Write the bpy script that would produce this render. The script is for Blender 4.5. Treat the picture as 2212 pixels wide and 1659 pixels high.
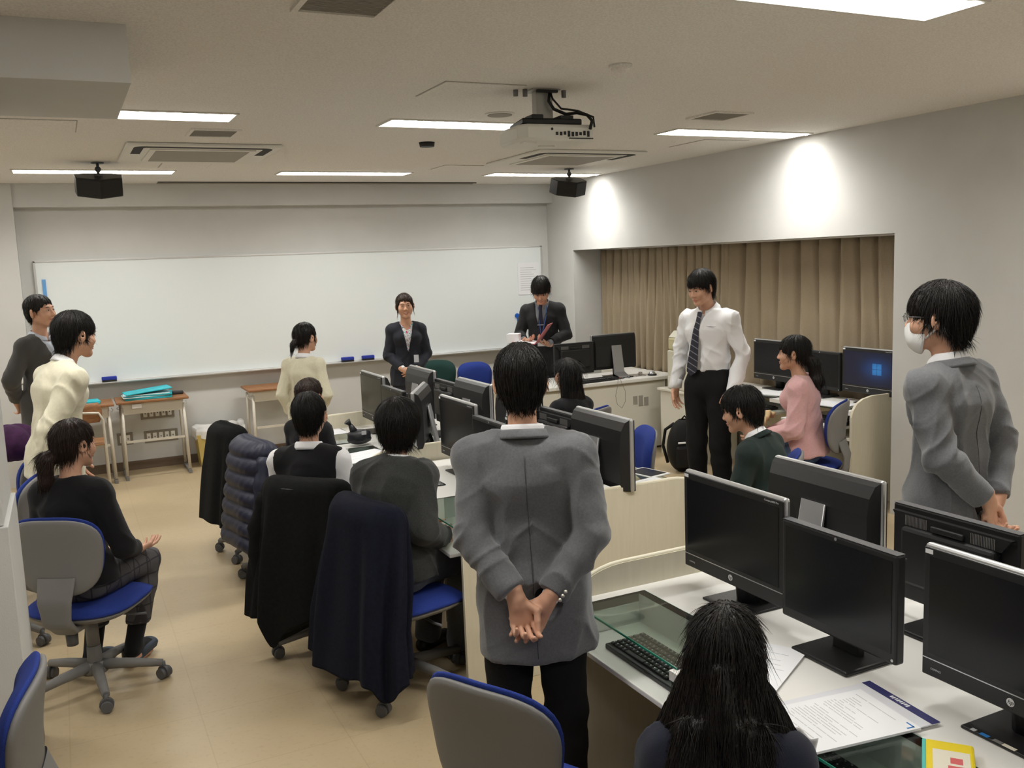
import bpy, bmesh, math, random
import numpy as np
from mathutils import Vector, Matrix, Euler

for o in list(bpy.data.objects):
    bpy.data.objects.remove(o)
scene = bpy.context.scene
C = scene.collection
PI = math.pi
H2 = 2.68            # ceiling height

# ---------------------------------------------------------------- camera
cam_d = bpy.data.cameras.new('camera')
cam = bpy.data.objects.new('camera', cam_d)
C.objects.link(cam)
yaw, pitch, roll = 0.45078536, 0.13337683, -0.0382478
fw = Vector((math.sin(yaw)*math.cos(pitch), math.cos(yaw)*math.cos(pitch), -math.sin(pitch)))
rt = Vector((math.cos(yaw), -math.sin(yaw), 0))
up = rt.cross(fw)
rt2 = rt*math.cos(roll)+up*math.sin(roll)
up2 = -rt*math.sin(roll)+up*math.cos(roll)
M = Matrix((rt2, up2, -fw)).transposed().to_4x4()
M.translation = Vector((0, 0, 1.85))
cam.matrix_world = M
cam_d.sensor_fit = 'HORIZONTAL'
cam_d.sensor_width = 36
cam_d.lens = 1987.36/2212*36
cam_d.clip_start = 0.05
scene.camera = cam

# ---------------------------------------------------------------- world, exposure
w = bpy.data.worlds.new('world')
scene.world = w
w.use_nodes = True
w.node_tree.nodes['Background'].inputs[0].default_value = (0.9, 0.95, 1, 1)
w.node_tree.nodes['Background'].inputs[1].default_value = 0.02
vs = scene.view_settings
scene.display_settings.display_device = 'sRGB'
vs.view_transform = 'Standard'
vs.look = 'None'
vs.gamma = 1
vs.use_curve_mapping = False
vs.exposure = 0.0

# ---------------------------------------------------------------- ceiling lamp positions (x0, y0) of the recessed strips
LW, LD = 1.17, 0.25
LAMPS = [(x, y) for y in (-0.62, 2.26, 5.16, 8.06) for x in (-2.26, -0.24, 1.80, 3.80)]
LAMPS = [l for l in LAMPS if not (l[0] < -1 and l[1] < 5)]
LAMP_W = 13.0
for i, (x, y) in enumerate(LAMPS):
    ld = bpy.data.lights.new('tube_light', 'AREA')
    ld.shape = 'RECTANGLE'
    ld.size = LW-0.06
    ld.size_y = LD-0.08
    ld.energy = LAMP_W*(1.0 if y > 0 else 0.8)
    ld.color = (1.0, 0.985, 0.94)
    ld.spread = math.radians(150)
    lo = bpy.data.objects.new('tube_light', ld)
    lo.location = (x+LW/2, y+LD/2, H2-0.012)
    C.objects.link(lo)
# spots added to brighten the right wall, standing in for tube-end light
for y, e in ((8.10, 13), (5.22, 17)):
    ld = bpy.data.lights.new('added_wall_spot', 'SPOT')
    ld.energy = e
    ld.spot_size = math.radians(86)
    ld.spot_blend = 1.0
    ld.shadow_soft_size = 0.05
    ld.color = (1.0, 0.95, 0.86)
    lo = bpy.data.objects.new('added_wall_spot', ld)
    lo.location = (4.54, y, H2-0.02)
    lo.rotation_euler = (Vector((4.54, y, H2-0.02))-Vector((5.06, y, 1.86))).to_track_quat('Z', 'Y').to_euler()
    C.objects.link(lo)

# ---------------------------------------------------------------- materials
MATS = {}
def mat(name, col, rough=0.6, metal=0.0, var=0.0, vscale=30.0, bump=0.0, bscale=80.0, stretch=(1, 1, 1),
        emit=None, trans=0.0, ior=1.45, sheen=0.0, spec=0.5, coat=0.0):
    if name in MATS:
        return MATS[name]
    m = bpy.data.materials.new(name)
    m.use_nodes = True
    nt = m.node_tree
    b = nt.nodes['Principled BSDF']
    b.inputs['Base Color'].default_value = (*col, 1)
    b.inputs['Roughness'].default_value = rough
    b.inputs['Metallic'].default_value = metal
    b.inputs['Specular IOR Level'].default_value = spec
    b.inputs['IOR'].default_value = ior
    if trans:
        b.inputs['Transmission Weight'].default_value = trans
    if sheen:
        b.inputs['Sheen Weight'].default_value = sheen
        b.inputs['Sheen Roughness'].default_value = 0.5
    if coat:
        b.inputs['Coat Weight'].default_value = coat
    if emit:
        b.inputs['Emission Color'].default_value = (*emit[:3], 1)
        b.inputs['Emission Strength'].default_value = emit[3]
    tc = nt.nodes.new('ShaderNodeTexCoord')
    mp = nt.nodes.new('ShaderNodeMapping')
    mp.inputs['Scale'].default_value = stretch
    nt.links.new(tc.outputs['Object'], mp.inputs['Vector'])
    if var:
        n = nt.nodes.new('ShaderNodeTexNoise')
        n.inputs['Scale'].default_value = vscale
        n.inputs['Detail'].default_value = 3
        r = nt.nodes.new('ShaderNodeValToRGB')
        r.color_ramp.elements[0].position = 0.3
        r.color_ramp.elements[1].position = 0.7
        r.color_ramp.elements[0].color = (*[max(0, c*(1-var)) for c in col], 1)
        r.color_ramp.elements[1].color = (*[min(1, c*(1+var)) for c in col], 1)
        nt.links.new(mp.outputs['Vector'], n.inputs['Vector'])
        nt.links.new(n.outputs['Fac'], r.inputs['Fac'])
        nt.links.new(r.outputs['Color'], b.inputs['Base Color'])
    if bump:
        n = nt.nodes.new('ShaderNodeTexNoise')
        n.inputs['Scale'].default_value = bscale
        n.inputs['Detail'].default_value = 2
        bp = nt.nodes.new('ShaderNodeBump')
        bp.inputs['Strength'].default_value = bump
        bp.inputs['Distance'].default_value = 0.005
        nt.links.new(mp.outputs['Vector'], n.inputs['Vector'])
        nt.links.new(n.outputs['Fac'], bp.inputs['Height'])
        nt.links.new(bp.outputs['Normal'], b.inputs['Normal'])
    MATS[name] = m
    return m

mat('wall_paint', (0.60, 0.60, 0.585), 0.85, var=0.02, vscale=4, bump=0.15, bscale=300)
mat('ceiling_board', (0.80, 0.775, 0.735), 0.95, var=0.10, vscale=110, bump=0.5, bscale=220)
mat('white_metal', (0.72, 0.70, 0.65), 0.5)
mat('off_white', (0.74, 0.73, 0.68), 0.55)
mat('dark_slot', (0.03, 0.028, 0.025), 0.8)
mat('grille', (0.33, 0.31, 0.27), 0.7)
mat('board_white', (0.765, 0.81, 0.82), 0.28)
mat('alu', (0.72, 0.72, 0.72), 0.35, 0.8)
mat('desk_white', (0.80, 0.79, 0.76), 0.35)
mat('panel_cream', (0.66, 0.61, 0.48), 0.55, var=0.03, vscale=60, stretch=(1, 1, 0.1))
mat('panel_edge', (0.80, 0.75, 0.60), 0.5)
mat('cabinet', (0.70, 0.68, 0.60), 0.5)
mat('wood', (0.30, 0.14, 0.06), 0.45, var=0.25, vscale=14, stretch=(0.6, 6, 6))
mat('steel_beige', (0.62, 0.58, 0.50), 0.45, 0.2)
mat('black_plastic', (0.016, 0.016, 0.017), 0.38, bump=0.05, bscale=500)
mat('matte_black', (0.012, 0.012, 0.012), 0.55)
mat('screen', (0.010, 0.011, 0.013), 0.22, spec=0.35)
mat('silver', (0.62, 0.63, 0.65), 0.3, 0.85)
mat('grey_plastic', (0.19, 0.185, 0.18), 0.55, bump=0.1, bscale=400)
mat('dark_grey_plastic', (0.10, 0.10, 0.105), 0.5)
mat('blue_fabric', (0.012, 0.034, 0.23), 0.9, var=0.2, vscale=300, bump=0.4, bscale=600)
mat('glass', (0.80, 0.93, 0.86), 0.02, trans=1.0, ior=1.45)
mat('glass_edge', (0.02, 0.20, 0.13), 0.15)
mat('paper', (0.82, 0.83, 0.86), 0.7)
mat('ink', (0.25, 0.25, 0.28), 0.8)
mat('grey_print', (0.55, 0.55, 0.57), 0.8)
mat('skin', (0.60, 0.335, 0.225), 0.5, var=0.07, vscale=25)
mat('skin_ear', (0.50, 0.19, 0.12), 0.5)
mat('lip', (0.42, 0.13, 0.10), 0.45)
mat('teeth', (0.80, 0.76, 0.68), 0.3)
mat('eye_white', (0.70, 0.66, 0.60), 0.3)
mat('iris', (0.015, 0.010, 0.008), 0.2)
mat('outlet', (0.24, 0.21, 0.17), 0.5)

def floor_mat():
    m = bpy.data.materials.new('floor_vinyl')
    m.use_nodes = True
    nt = m.node_tree
    b = nt.nodes['Principled BSDF']
    tc = nt.nodes.new('ShaderNodeTexCoord')
    n = nt.nodes.new('ShaderNodeTexNoise'); n.inputs['Scale'].default_value = 1.7; n.inputs['Detail'].default_value = 6
    r = nt.nodes.new('ShaderNodeValToRGB')
    r.color_ramp.elements[0].position = 0.3; r.color_ramp.elements[0].color = (0.46, 0.362, 0.225, 1)
    r.color_ramp.elements[1].position = 0.72; r.color_ramp.elements[1].color = (0.53, 0.425, 0.270, 1)
    n2 = nt.nodes.new('ShaderNodeTexNoise'); n2.inputs['Scale'].default_value = 45; n2.inputs['Detail'].default_value = 3
    r2 = nt.nodes.new('ShaderNodeValToRGB')
    r2.color_ramp.elements[0].position = 0.25; r2.color_ramp.elements[0].color = (0.90, 0.89, 0.88, 1)
    r2.color_ramp.elements[1].position = 0.45; r2.color_ramp.elements[1].color = (1, 1, 1, 1)
    mx = nt.nodes.new('ShaderNodeMix'); mx.data_type = 'RGBA'; mx.blend_type = 'MULTIPLY'; mx.inputs[0].default_value = 1
    br = nt.nodes.new('ShaderNodeTexBrick')
    br.offset = 0
    br.inputs['Scale'].default_value = 1
    br.inputs['Mortar Size'].default_value = 0.0028
    br.inputs['Brick Width'].default_value = 0.5
    br.inputs['Row Height'].default_value = 0.5
    br.inputs['Color1'].default_value = (1, 1, 1, 1); br.inputs['Color2'].default_value = (0.99, 0.985, 0.98, 1)
    br.inputs['Mortar'].default_value = (0.90, 0.88, 0.85, 1)
    mp = nt.nodes.new('ShaderNodeMapping'); mp.inputs['Location'].default_value = (0.13, 0.1, 0)
    m2 = nt.nodes.new('ShaderNodeMix'); m2.data_type = 'RGBA'; m2.blend_type = 'MULTIPLY'; m2.inputs[0].default_value = 1
    L = nt.links.new
    L(tc.outputs['Object'], n.inputs['Vector']); L(tc.outputs['Object'], n2.inputs['Vector'])
    L(tc.outputs['Object'], mp.inputs['Vector']); L(mp.outputs['Vector'], br.inputs['Vector'])
    L(n.outputs['Fac'], r.inputs['Fac']); L(n2.outputs['Fac'], r2.inputs['Fac'])
    L(r.outputs['Color'], mx.inputs[6]); L(r2.outputs['Color'], mx.inputs[7])
    L(mx.outputs[2], m2.inputs[6]); L(br.outputs['Color'], m2.inputs[7])
    L(m2.outputs[2], b.inputs['Base Color'])
    b.inputs['Roughness'].default_value = 0.33
    b.inputs['Specular IOR Level'].default_value = 0.4
    MATS['floor_vinyl'] = m
floor_mat()

# ---------------------------------------------------------------- mesh helpers
class MB:
    """collects shapes into one bmesh; build() links them as ONE mesh object"""
    def __init__(s):
        s.bm = bmesh.new()
        s.slots = []
    def _mi(s, m):
        if m is None: return 0
        if m not in s.slots: s.slots.append(m)
        return s.slots.index(m)
    def box(s, x0, x1, y0, y1, z0, z1, m=None, bev=0.0, rot=None, seg=2):
        r = bmesh.ops.create_cube(s.bm, size=1)
        vs = r['verts']
        c = Vector(((x0+x1)/2, (y0+y1)/2, (z0+z1)/2))
        for v in vs:
            v.co = Vector((v.co.x*(x1-x0), v.co.y*(y1-y0), v.co.z*(z1-z0)))
        fs = list({f for v in vs for f in v.link_faces})
        if bev > 0:
            es = list({e for v in vs for e in v.link_edges})
            q = bmesh.ops.bevel(s.bm, geom=es, offset=bev, segments=seg, affect='EDGES', profile=0.5)
            vs = list({v for f in q['faces'] for v in f.verts} | {v for v in vs if v.is_valid})
            fs = list({f for v in vs for f in v.link_faces})
        for v in vs:
            if rot is not None: v.co = rot @ v.co
            v.co += c
        mi = s._mi(m)
        for f in fs: f.material_index = mi
        return vs
    def cyl(s, a, b, r0, r1=None, seg=16, m=None, caps=True):
        a, b = Vector(a), Vector(b)
        r1 = r0 if r1 is None else r1
        ax = (b-a).normalized()
        u = ax.orthogonal().normalized(); v = ax.cross(u)
        mi = s._mi(m)
        A = [s.bm.verts.new(a+(u*math.cos(t)+v*math.sin(t))*r0) for t in [2*PI*i/seg for i in range(seg)]]
        B = [s.bm.verts.new(b+(u*math.cos(t)+v*math.sin(t))*r1) for t in [2*PI*i/seg for i in range(seg)]]
        for i in range(seg):
            f = s.bm.faces.new((A[i], A[(i+1) % seg], B[(i+1) % seg], B[i])); f.material_index = mi; f.smooth = True
        if caps:
            f = s.bm.faces.new(A[::-1]); f.material_index = mi
            f = s.bm.faces.new(B); f.material_index = mi
        return A+B
    def tube(s, pts, r, seg=8, m=None):
        pts = [Vector(p) for p in pts]
        mi = s._mi(m)
        rs = r if isinstance(r, (list, tuple)) else [r]*len(pts)
        rings = []
        u = None
        for i, p in enumerate(pts):
            t = (pts[min(i+1, len(pts)-1)]-pts[max(i-1, 0)]).normalized()
            if u is None: u = t.orthogonal().normalized()
            u = (u-t*u.dot(t)).normalized(); v = t.cross(u)
            rings.append([s.bm.verts.new(p+(u*math.cos(q)+v*math.sin(q))*rs[i]) for q in [2*PI*k/seg for k in range(seg)]])
        for a, b in zip(rings, rings[1:]):
            for k in range(seg):
                f = s.bm.faces.new((a[k], a[(k+1) % seg], b[(k+1) % seg], b[k])); f.material_index = mi; f.smooth = True
        f = s.bm.faces.new(rings[0][::-1]); f.material_index = mi
        f = s.bm.faces.new(rings[-1]); f.material_index = mi
    def prism(s, poly, h0, h1, axis='z', m=None, bev=0.0):
        """poly of 2d points extruded along an axis"""
        def P(p, h):
            return {'z': (p[0], p[1], h), 'y': (p[0], h, p[1]), 'x': (h, p[0], p[1])}[axis]
        mi = s._mi(m)
        A = [s.bm.verts.new(P(p, h0)) for p in poly]
        B = [s.bm.verts.new(P(p, h1)) for p in poly]
        n = len(poly)
        fs = [s.bm.faces.new(A[::-1]), s.bm.faces.new(B)]
        for i in range(n):
            fs.append(s.bm.faces.new((A[i], A[(i+1) % n], B[(i+1) % n], B[i])))
        for f in fs: f.material_index = mi
        if bev:
            es = [e for f in fs[:2] for e in f.edges]
            q = bmesh.ops.bevel(s.bm, geom=es, offset=bev, segments=3, affect='EDGES', profile=0.5)
            for f in q['faces']: f.material_index = mi; f.smooth = True
        return A+B
    def ball(s, c, r, m=None, seg=16, rings=10):
        r3 = r if isinstance(r, (tuple, list)) else (r, r, r)
        q = bmesh.ops.create_uvsphere(s.bm, u_segments=seg, v_segments=rings, radius=1)
        mi = s._mi(m)
        for v in q['verts']:
            v.co = Vector((v.co.x*r3[0]+c[0], v.co.y*r3[1]+c[1], v.co.z*r3[2]+c[2]))
            for f in v.link_faces: f.material_index = mi; f.smooth = True
        return q['verts']
    def sheet(s, f, nu, nv, m=None, close_u=False, smooth=True):
        mi = s._mi(m)
        g = [[s.bm.verts.new(f(i/(nu if close_u else nu-1), j/(nv-1))) for i in range(nu)] for j in range(nv)]
        for j in range(nv-1):
            for i in range(nu if close_u else nu-1):
                k = (i+1) % nu
                q = s.bm.faces.new((g[j][i], g[j][k], g[j+1][k], g[j+1][i])); q.material_index = mi; q.smooth = smooth
        return g
    def xf(s, M):
        bmesh.ops.transform(s.bm, matrix=M, verts=s.bm.verts[:])
    def build(s, name, m=None, parent=None, loc=(0, 0, 0), rotz=0, fix=True):
        if fix: bmesh.ops.recalc_face_normals(s.bm, faces=s.bm.faces[:])
        me = bpy.data.meshes.new(name)
        s.bm.to_mesh(me); s.bm.free()
        ms = list(s.slots) if s.slots else [m]
        for q in ms: me.materials.append(MATS[q if q else m])
        o = bpy.data.objects.new(name, me)
        C.objects.link(o)
        if parent: o.parent = parent
        o.location = loc; o.rotation_euler = (0, 0, rotz)
        return o

def rbox(name, m, x0, x1, y0, y1, z0, z1, parent=None, bev=0.0):
    b = MB(); b.box(x0, x1, y0, y1, z0, z1, bev=bev)
    return b.build(name, m, parent)
def struct(o):
    o['kind'] = 'structure'; return o
def tag(o, label, cat, group=None, kind=None):
    o['label'] = label; o['category'] = cat
    if group: o['group'] = group
    if kind: o['kind'] = kind
    return o
def thing(name, label, cat, loc=(0, 0, 0), rotz=0, group=None):
    o = bpy.data.objects.new(name, None)
    o.empty_display_size = 0.1
    C.objects.link(o)
    o.location = loc; o.rotation_euler = (0, 0, rotz)
    return tag(o, label, cat, group)
KIDS = {}
def dup(root, loc, rotz, label=None, group=None, skip=()):
    def cp(o, par):
        c = o.copy(); C.objects.link(c)
        if par is not None: c.parent = par
        for ch in [q for q in C.objects if q.parent == o]:
            if ch.name.split('.')[0] in skip: continue
            cp(ch, c)
        return c
    r = cp(root, None)
    r.location = loc; r.rotation_euler = (0, 0, rotz)
    if label: r['label'] = label
    if group: r['group'] = group
    return r
_fonts = {}
def text_mesh(name, s, size, m, parent, loc, rot, depth=0.0006, align='CENTER', shear=0):
    cu = bpy.data.curves.new(name, 'FONT')
    cu.body = s; cu.size = size; cu.extrude = depth; cu.align_x = align; cu.align_y = 'CENTER'; cu.shear = shear
    o = bpy.data.objects.new(name, cu)
    C.objects.link(o)
    dg = bpy.context.evaluated_depsgraph_get()
    me = bpy.data.meshes.new_from_object(o.evaluated_get(dg))
    C.objects.unlink(o); bpy.data.objects.remove(o)
    me.materials.clear(); me.materials.append(MATS[m])
    q = bpy.data.objects.new(name, me)
    C.objects.link(q)
    if parent: q.parent = parent
    q.location = loc; q.rotation_euler = rot
    return q
# ================================================================ the room
XR = 5.06; YF = 9.38; XLW = -2.6; YB = -2.4
struct(rbox('floor', 'floor_vinyl', XLW-0.1, 5.75, YB-0.1, YF+0.1, -0.08, 0))
struct(rbox('ceiling', 'ceiling_board', XLW-0.1, 5.75, YB-0.1, YF+0.1, H2, H2+0.1))
struct(rbox('wall_front', 'wall_paint', XLW, 5.75, YF, YF+0.1, 0, H2))
struct(rbox('wall_left', 'wall_paint', XLW-0.1, XLW, YB, YF, 0, H2))
struct(rbox('wall_back', 'wall_paint', XLW, 5.75, YB-0.1, YB, 0, H2))
b = MB()                                             # right wall with its long window recess
b.box(XR, 5.75, YB, 4.48, 0, H2)
b.box(XR, 5.75, 8.80, YF, 0, H2)
b.box(XR, 5.75, 4.48, 8.80, 1.935, H2)
b.box(5.66, 5.75, 4.48, 8.80, 0, 1.935)
struct(b.build('wall_right', 'wall_paint'))
struct(rbox('trim_1', 'wall_paint', -0.30, XR, 9.24, YF, 2.475, H2))       # dropped beam over the whiteboard
struct(rbox('trim_2', 'wall_paint', XLW, -0.30, 9.22, YF, 0, H2))         # column in the left corner
struct(rbox('trim_3', 'wall_paint', XLW, 0.28, 3.43, 4.22, 2.49, H2))     # ceiling box at the left
b = MB()                                             # pier at the left foreground
b.box(-2.6, -0.245, 3.50, 4.05, 1.024, 2.49)
b.box(-2.6, -0.23, 3.484, 4.05, 0, 1.02, bev=0.003)
struct(b.build('trim_4', 'wall_paint'))
struct(rbox('trim_5', 'grille', 5.40, 5.66, 4.48, 8.80, 0.0, 0.60))           # low sill box under the curtains
mat('skirting', (0.16, 0.115, 0.08), 0.5)
struct(rbox('baseboard_front', 'skirting', -0.30, XR, YF-0.012, YF, 0, 0.085))
struct(rbox('baseboard_right', 'skirting', XR-0.01, XR, 8.80, YF, 0, 0.085))
struct(rbox('baseboard_left', 'skirting', -0.235, -0.222, 3.49, 4.05, 0, 0.06))

# curtains: two long pleated drapes
def curtain(name, y0, y1, xb, zb, zt, n, seed, label):
    rnd = random.Random(seed)
    ph = [rnd.uniform(0, 6.28) for _ in range(8)]
    def f(u, v):
        y = y0+(y1-y0)*u
        t = v
        a = 0.026+0.020*t
        s = u*n*2*PI+0.6*math.sin(u*9+ph[0])+0.5*math.sin(t*2.1+ph[1]+u*5)
        x = xb+a*math.sin(s)+0.45*a*math.sin(2.0*s+ph[2]+t*2.5)+0.014*math.sin(u*23+ph[3]+t*3)
        return Vector((x, y+0.012*math.cos(s), zt+(zb-zt)*t))
    b = MB(); b.sheet(f, n*14, 22)
    o = b.build(name, 'curtain', fix=False)
    sm = o.modifiers.new('sol', 'SOLIDIFY'); sm.thickness = 0.003
    tag(o, label, 'curtain')
mat('curtain', (0.36, 0.29, 0.20), 0.9, var=0.08, vscale=200, bump=0.2, bscale=500, sheen=0.1)
curtain('pleated_curtain', 6.60, 8.78, 5.43, 0.66, 1.925, 17, 1, 'beige pleated curtain hanging left, behind the teacher desk')
curtain('pleated_curtain', 4.50, 6.64, 5.46, 0.60, 1.925, 10, 5, 'beige pleated curtain with wider folds, behind the wall desk monitors')
rl = rbox('curtain_rail', 'white_metal', 5.415, 5.475, 4.5, 8.78, 1.925, 1.9349)
tag(rl, 'thin white curtain rail along the top of the window recess', 'curtain rail')

# whiteboard
wb = thing('whiteboard', 'long white marker board with thin metal frame on the front wall', 'whiteboard', (2.385, YF, 0.86))
rbox('board_surface', 'board_white', -2.565, 2.565, -0.03, -0.002, 0.02, 1.13, wb)
b = MB()
b.box(-2.58, -2.56, -0.036, -0.001, 0, 1.145, bev=0.002); b.box(2.56, 2.58, -0.036, -0.001, 0, 1.145, bev=0.002)
b.box(-2.58, 2.58, -0.036, -0.001, 1.13, 1.147, bev=0.002); b.box(-2.58, 2.58, -0.036, -0.001, 0, 0.02, bev=0.002)
b.build('frame', 'alu', wb)
rbox('pen_tray', 'alu', -2.56, 2.56, -0.10, -0.036, 0.0, 0.012, wb, 0.002)
mat('eraser_blue', (0.02, 0.04, 0.33), 0.8)
for x, lab in ((0.34, 'blue board eraser on the tray at the far left'), (2.62, 'blue board eraser on the tray left of the presenter'), (2.84, 'blue board eraser on the tray beside the presenter')):
    t = thing('board_eraser', lab, 'eraser', (x, YF-0.07, 0.873), 0, 'board erasers')
    rbox('grip', 'eraser_blue', -0.065, 0.065, -0.025, 0.022, 0.016, 0.048, t, 0.006)
    rbox('felt_pad', 'matte_black', -0.063, 0.063, -0.023, 0.020, 0.0, 0.016, t, 0.002)
mat('ruler_blue', (0.14, 0.36, 0.72), 0.5)
o = rbox('blue_ruler', 'ruler_blue', -0.135, -0.105, YF-0.040, YF-0.032, 1.42, 1.84)
tag(o, 'narrow blue ruler strip stuck to the left end of the whiteboard', 'ruler')
b = MB(); b.cyl((-0.10, YF-0.031, 1.94), (-0.10, YF-0.04, 1.94), 0.022); b.cyl((-0.15, YF-0.031, 1.90), (-0.15, YF-0.04, 1.90), 0.02)
# paper notice with printed lines
nt_ = thing('paper_notice', 'white notice sheet with printed lines at the right end of the whiteboard', 'paper', (4.66, YF-0.033, 1.46))
rbox('sheet', 'paper', -0.01, 0.26, -0.002, 0, 0, 0.36, nt_)
b2 = MB()
for i in range(11): b2.box(0.02, 0.22-0.03*(i % 3), -0.003, -0.002, 0.05+0.025*i, 0.056+0.025*i)
b2.build('printed_lines', 'grey_print', nt_)
b.bm.free()
mat('mag_blue', (0.01, 0.12, 0.55), 0.4); mat('mag_red', (0.6, 0.03, 0.05), 0.4)
for (x, z, m_, lab) in ((4.62, 1.23, 'mag_blue', 'upper blue round magnet beside the man with the pink folder'), (4.645, 1.18, 'mag_blue', 'lower blue round magnet beside the man with the pink folder'),
                    (4.54, 1.00, 'mag_red', 'red round magnet low on the whiteboard'), (4.60, 1.045, 'matte_black', 'small black magnet above the red one')):
    b = MB(); b.cyl((x, YF-0.030, z), (x, YF-0.045, z), 0.026 if m_ != 'matte_black' else 0.013, seg=20)
    tag(b.build('board_magnet', m_), lab, 'magnet', 'board magnets')

# wall outlets
for (x0, z0, n_, lab) in ((0.585, 0.475, 5, 'upper grey five-socket outlet plate on the front wall, seen through the desk'), (0.60, 0.245, 5, 'lower grey five-socket outlet plate on the front wall, seen through the desk'), (0.36, 0.25, 2, 'small outlet plate low on the wall beside the desk leg')):
    t = thing('wall_outlet', lab, 'outlet', (x0, YF, z0), 0, 'front wall outlets')
    wd = 0.055*n_+0.03
    rbox('cover_plate', 'outlet', 0, wd, -0.008, 0, 0, 0.115, t, 0.002)
    for k in range(n_):
        q = rbox('socket', 'off_white', 0.022+k*0.055, 0.058+k*0.055, -0.012, -0.008, 0.022, 0.093, t, 0.002)
        rbox('socket_hole', 'dark_slot', 0.036+k*0.055, 0.044+k*0.055, -0.0135, -0.012, 0.05, 0.062, q)
o = rbox('light_switch', 'off_white', -0.42, -0.35, 9.21, 9.22, 0.93, 1.05, bev=0.003)
tag(o, 'pale light switch plate on the left corner column behind the dark suited man', 'switch')

# ------------------------------------------------ ceiling fixtures
mat('gap_grey', (0.42, 0.40, 0.37), 0.9)
mat('lamp_diffuser', (1, 1, 1), 0.5, emit=(1.0, 0.97, 0.90, 9.0))
mat('louver', (0.85, 0.85, 0.82), 0.3)
def make_lamp(label):
    t = thing('ceiling_lamp', label, 'ceiling light', group='recessed strip lights')
    b = MB()
    e = 0.014
    b.box(-e, LW+e, -e, 0, -0.008, 0.0); b.box(-e, LW+e, LD, LD+e, -0.008, 0.0)
    b.box(-e, 0, 0, LD, -0.008, 0.0); b.box(LW, LW+e, 0, LD, -0.008, 0.0)
    b.build('housing', 'white_metal', t)
    rbox('diffuser', 'lamp_diffuser', 0, LW, 0, LD, -0.004, -0.001, t)
    b = MB()
    for k in range(14):                              # parabolic louver blades, lower in the middle of each bay edge
        x = LW*(k+0.5)/14
        b.prism([(x-0.034, -0.004), (x-0.02, -0.014), (x, -0.019), (x+0.02, -0.014), (x+0.034, -0.004)], 0.002, 0.012, 'y')
    b.build('louver', 'lamp_diffuser', t)
    return t
NAMES = {(-0.24, 8.06): 'strip light left of the others in the far row, behind the black speaker', (1.80, 8.06): 'middle strip light of the far row over the whiteboard',
         (3.80, 8.06): 'right strip light of the far row beside the wall', (-0.24, 5.16): 'strip light cut off by the ceiling box at the left', (1.80, 5.16): 'strip light just behind the projector',
         (3.80, 5.16): 'strip light meeting the right wall above the curtains', (1.80, 2.26): 'large overexposed strip light at the top edge of the picture'}
proto = None
for (x, y) in LAMPS:
    lab = NAMES.get((x, y), 'recessed strip light outside the picture, %s row, %s' % ({-0.62: 'behind', 2.26: 'near', 5.16: 'middle', 8.06: 'far'}[y], {-2.26: 'outer left', -0.24: 'left', 1.80: 'centre', 3.80: 'right'}[x]))
    if proto is None: proto = make_lamp(lab); proto.location = (x, y, H2)
    else: dup(proto, (x, y, H2), 0, lab)

def ceiling_vent(x, y, sx, sy, lab):
    t = thing('ceiling_vent', lab, 'vent', (x, y, H2), 0, 'square ceiling vents')
    b = MB(); e = 0.02
    b.box(-e, sx+e, -e, 0, -0.01, 0); b.box(-e, sx+e, sy, sy+e, -0.01, 0); b.box(-e, 0, 0, sy, -0.01, 0); b.box(sx, sx+e, 0, sy, -0.01, 0)
    b.build('frame', 'ceiling_board', t)
    rbox('grille_backing', 'grille', 0, sx, 0, sy, -0.003, -0.001, t)
    b = MB()
    n = int(sy/0.014)
    for k in range(n): b.box(0, sx, k*0.014+0.003, k*0.014+0.008, -0.008, -0.003)
    b.build('slats', 'grille', t)
ceiling_vent(0.77, 2.78, 0.255, 0.29, 'grey ceiling vent at the top edge of the picture')
ceiling_vent(0.79, 5.74, 0.245, 0.26, 'grey ceiling vent beside the left air conditioner')
ceiling_vent(3.59, 4.50, 0.25, 0.25, 'grey ceiling vent above the right middle strip light')

def aircon(x, y, sx, sy, lab):
    t = thing('air_conditioner', lab, 'air conditioner', (x, y, H2), 0, 'ceiling air conditioners')
    b = MB(); b.box(0, sx, 0, sy, -0.022, 0, bev=0.01); b.build('cover_panel', 'off_white', t)
    b = MB()
    for (x0, x1, y0, y1) in ((0.12, sx-0.12, 0.05, 0.11), (0.05, 0.11, 0.12, sy*0.45), (sx-0.11, sx-0.05, 0.12, sy*0.45)):
        b.box(x0, x1, y0, y1, -0.0235, -0.021)
    for (cx, cy, a0) in ((0.10, 0.12, PI), (sx-0.10, 0.12, 1.5*PI)):
        ro = 0.07
        cx = 0.12 if cx < 0.5*sx else sx-0.12
        pts = [(cx+ro*math.cos(a0+i*PI/12), cy+ro*math.sin(a0+i*PI/12)) for i in range(7)]
        b.prism([(cx, cy)]+pts, -0.0235, -0.021, 'z')
    b.build('air_slot', 'dark_slot', t)
    rbox('intake_frame', 'off_white', 0.15, sx-0.15, 0.16, sy-0.16, -0.030, -0.022, t, 0.003)
    rbox('intake_grille', 'grille', 0.19, sx-0.19, 0.20, sy-0.20, -0.032, -0.030, t)
aircon(0.46, 6.36, 0.98, 1.0, 'left ceiling cassette air conditioner with dark outlet slots')
aircon(3.36, 6.30, 0.98, 1.0, 'right ceiling cassette air conditioner near the wall')

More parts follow.
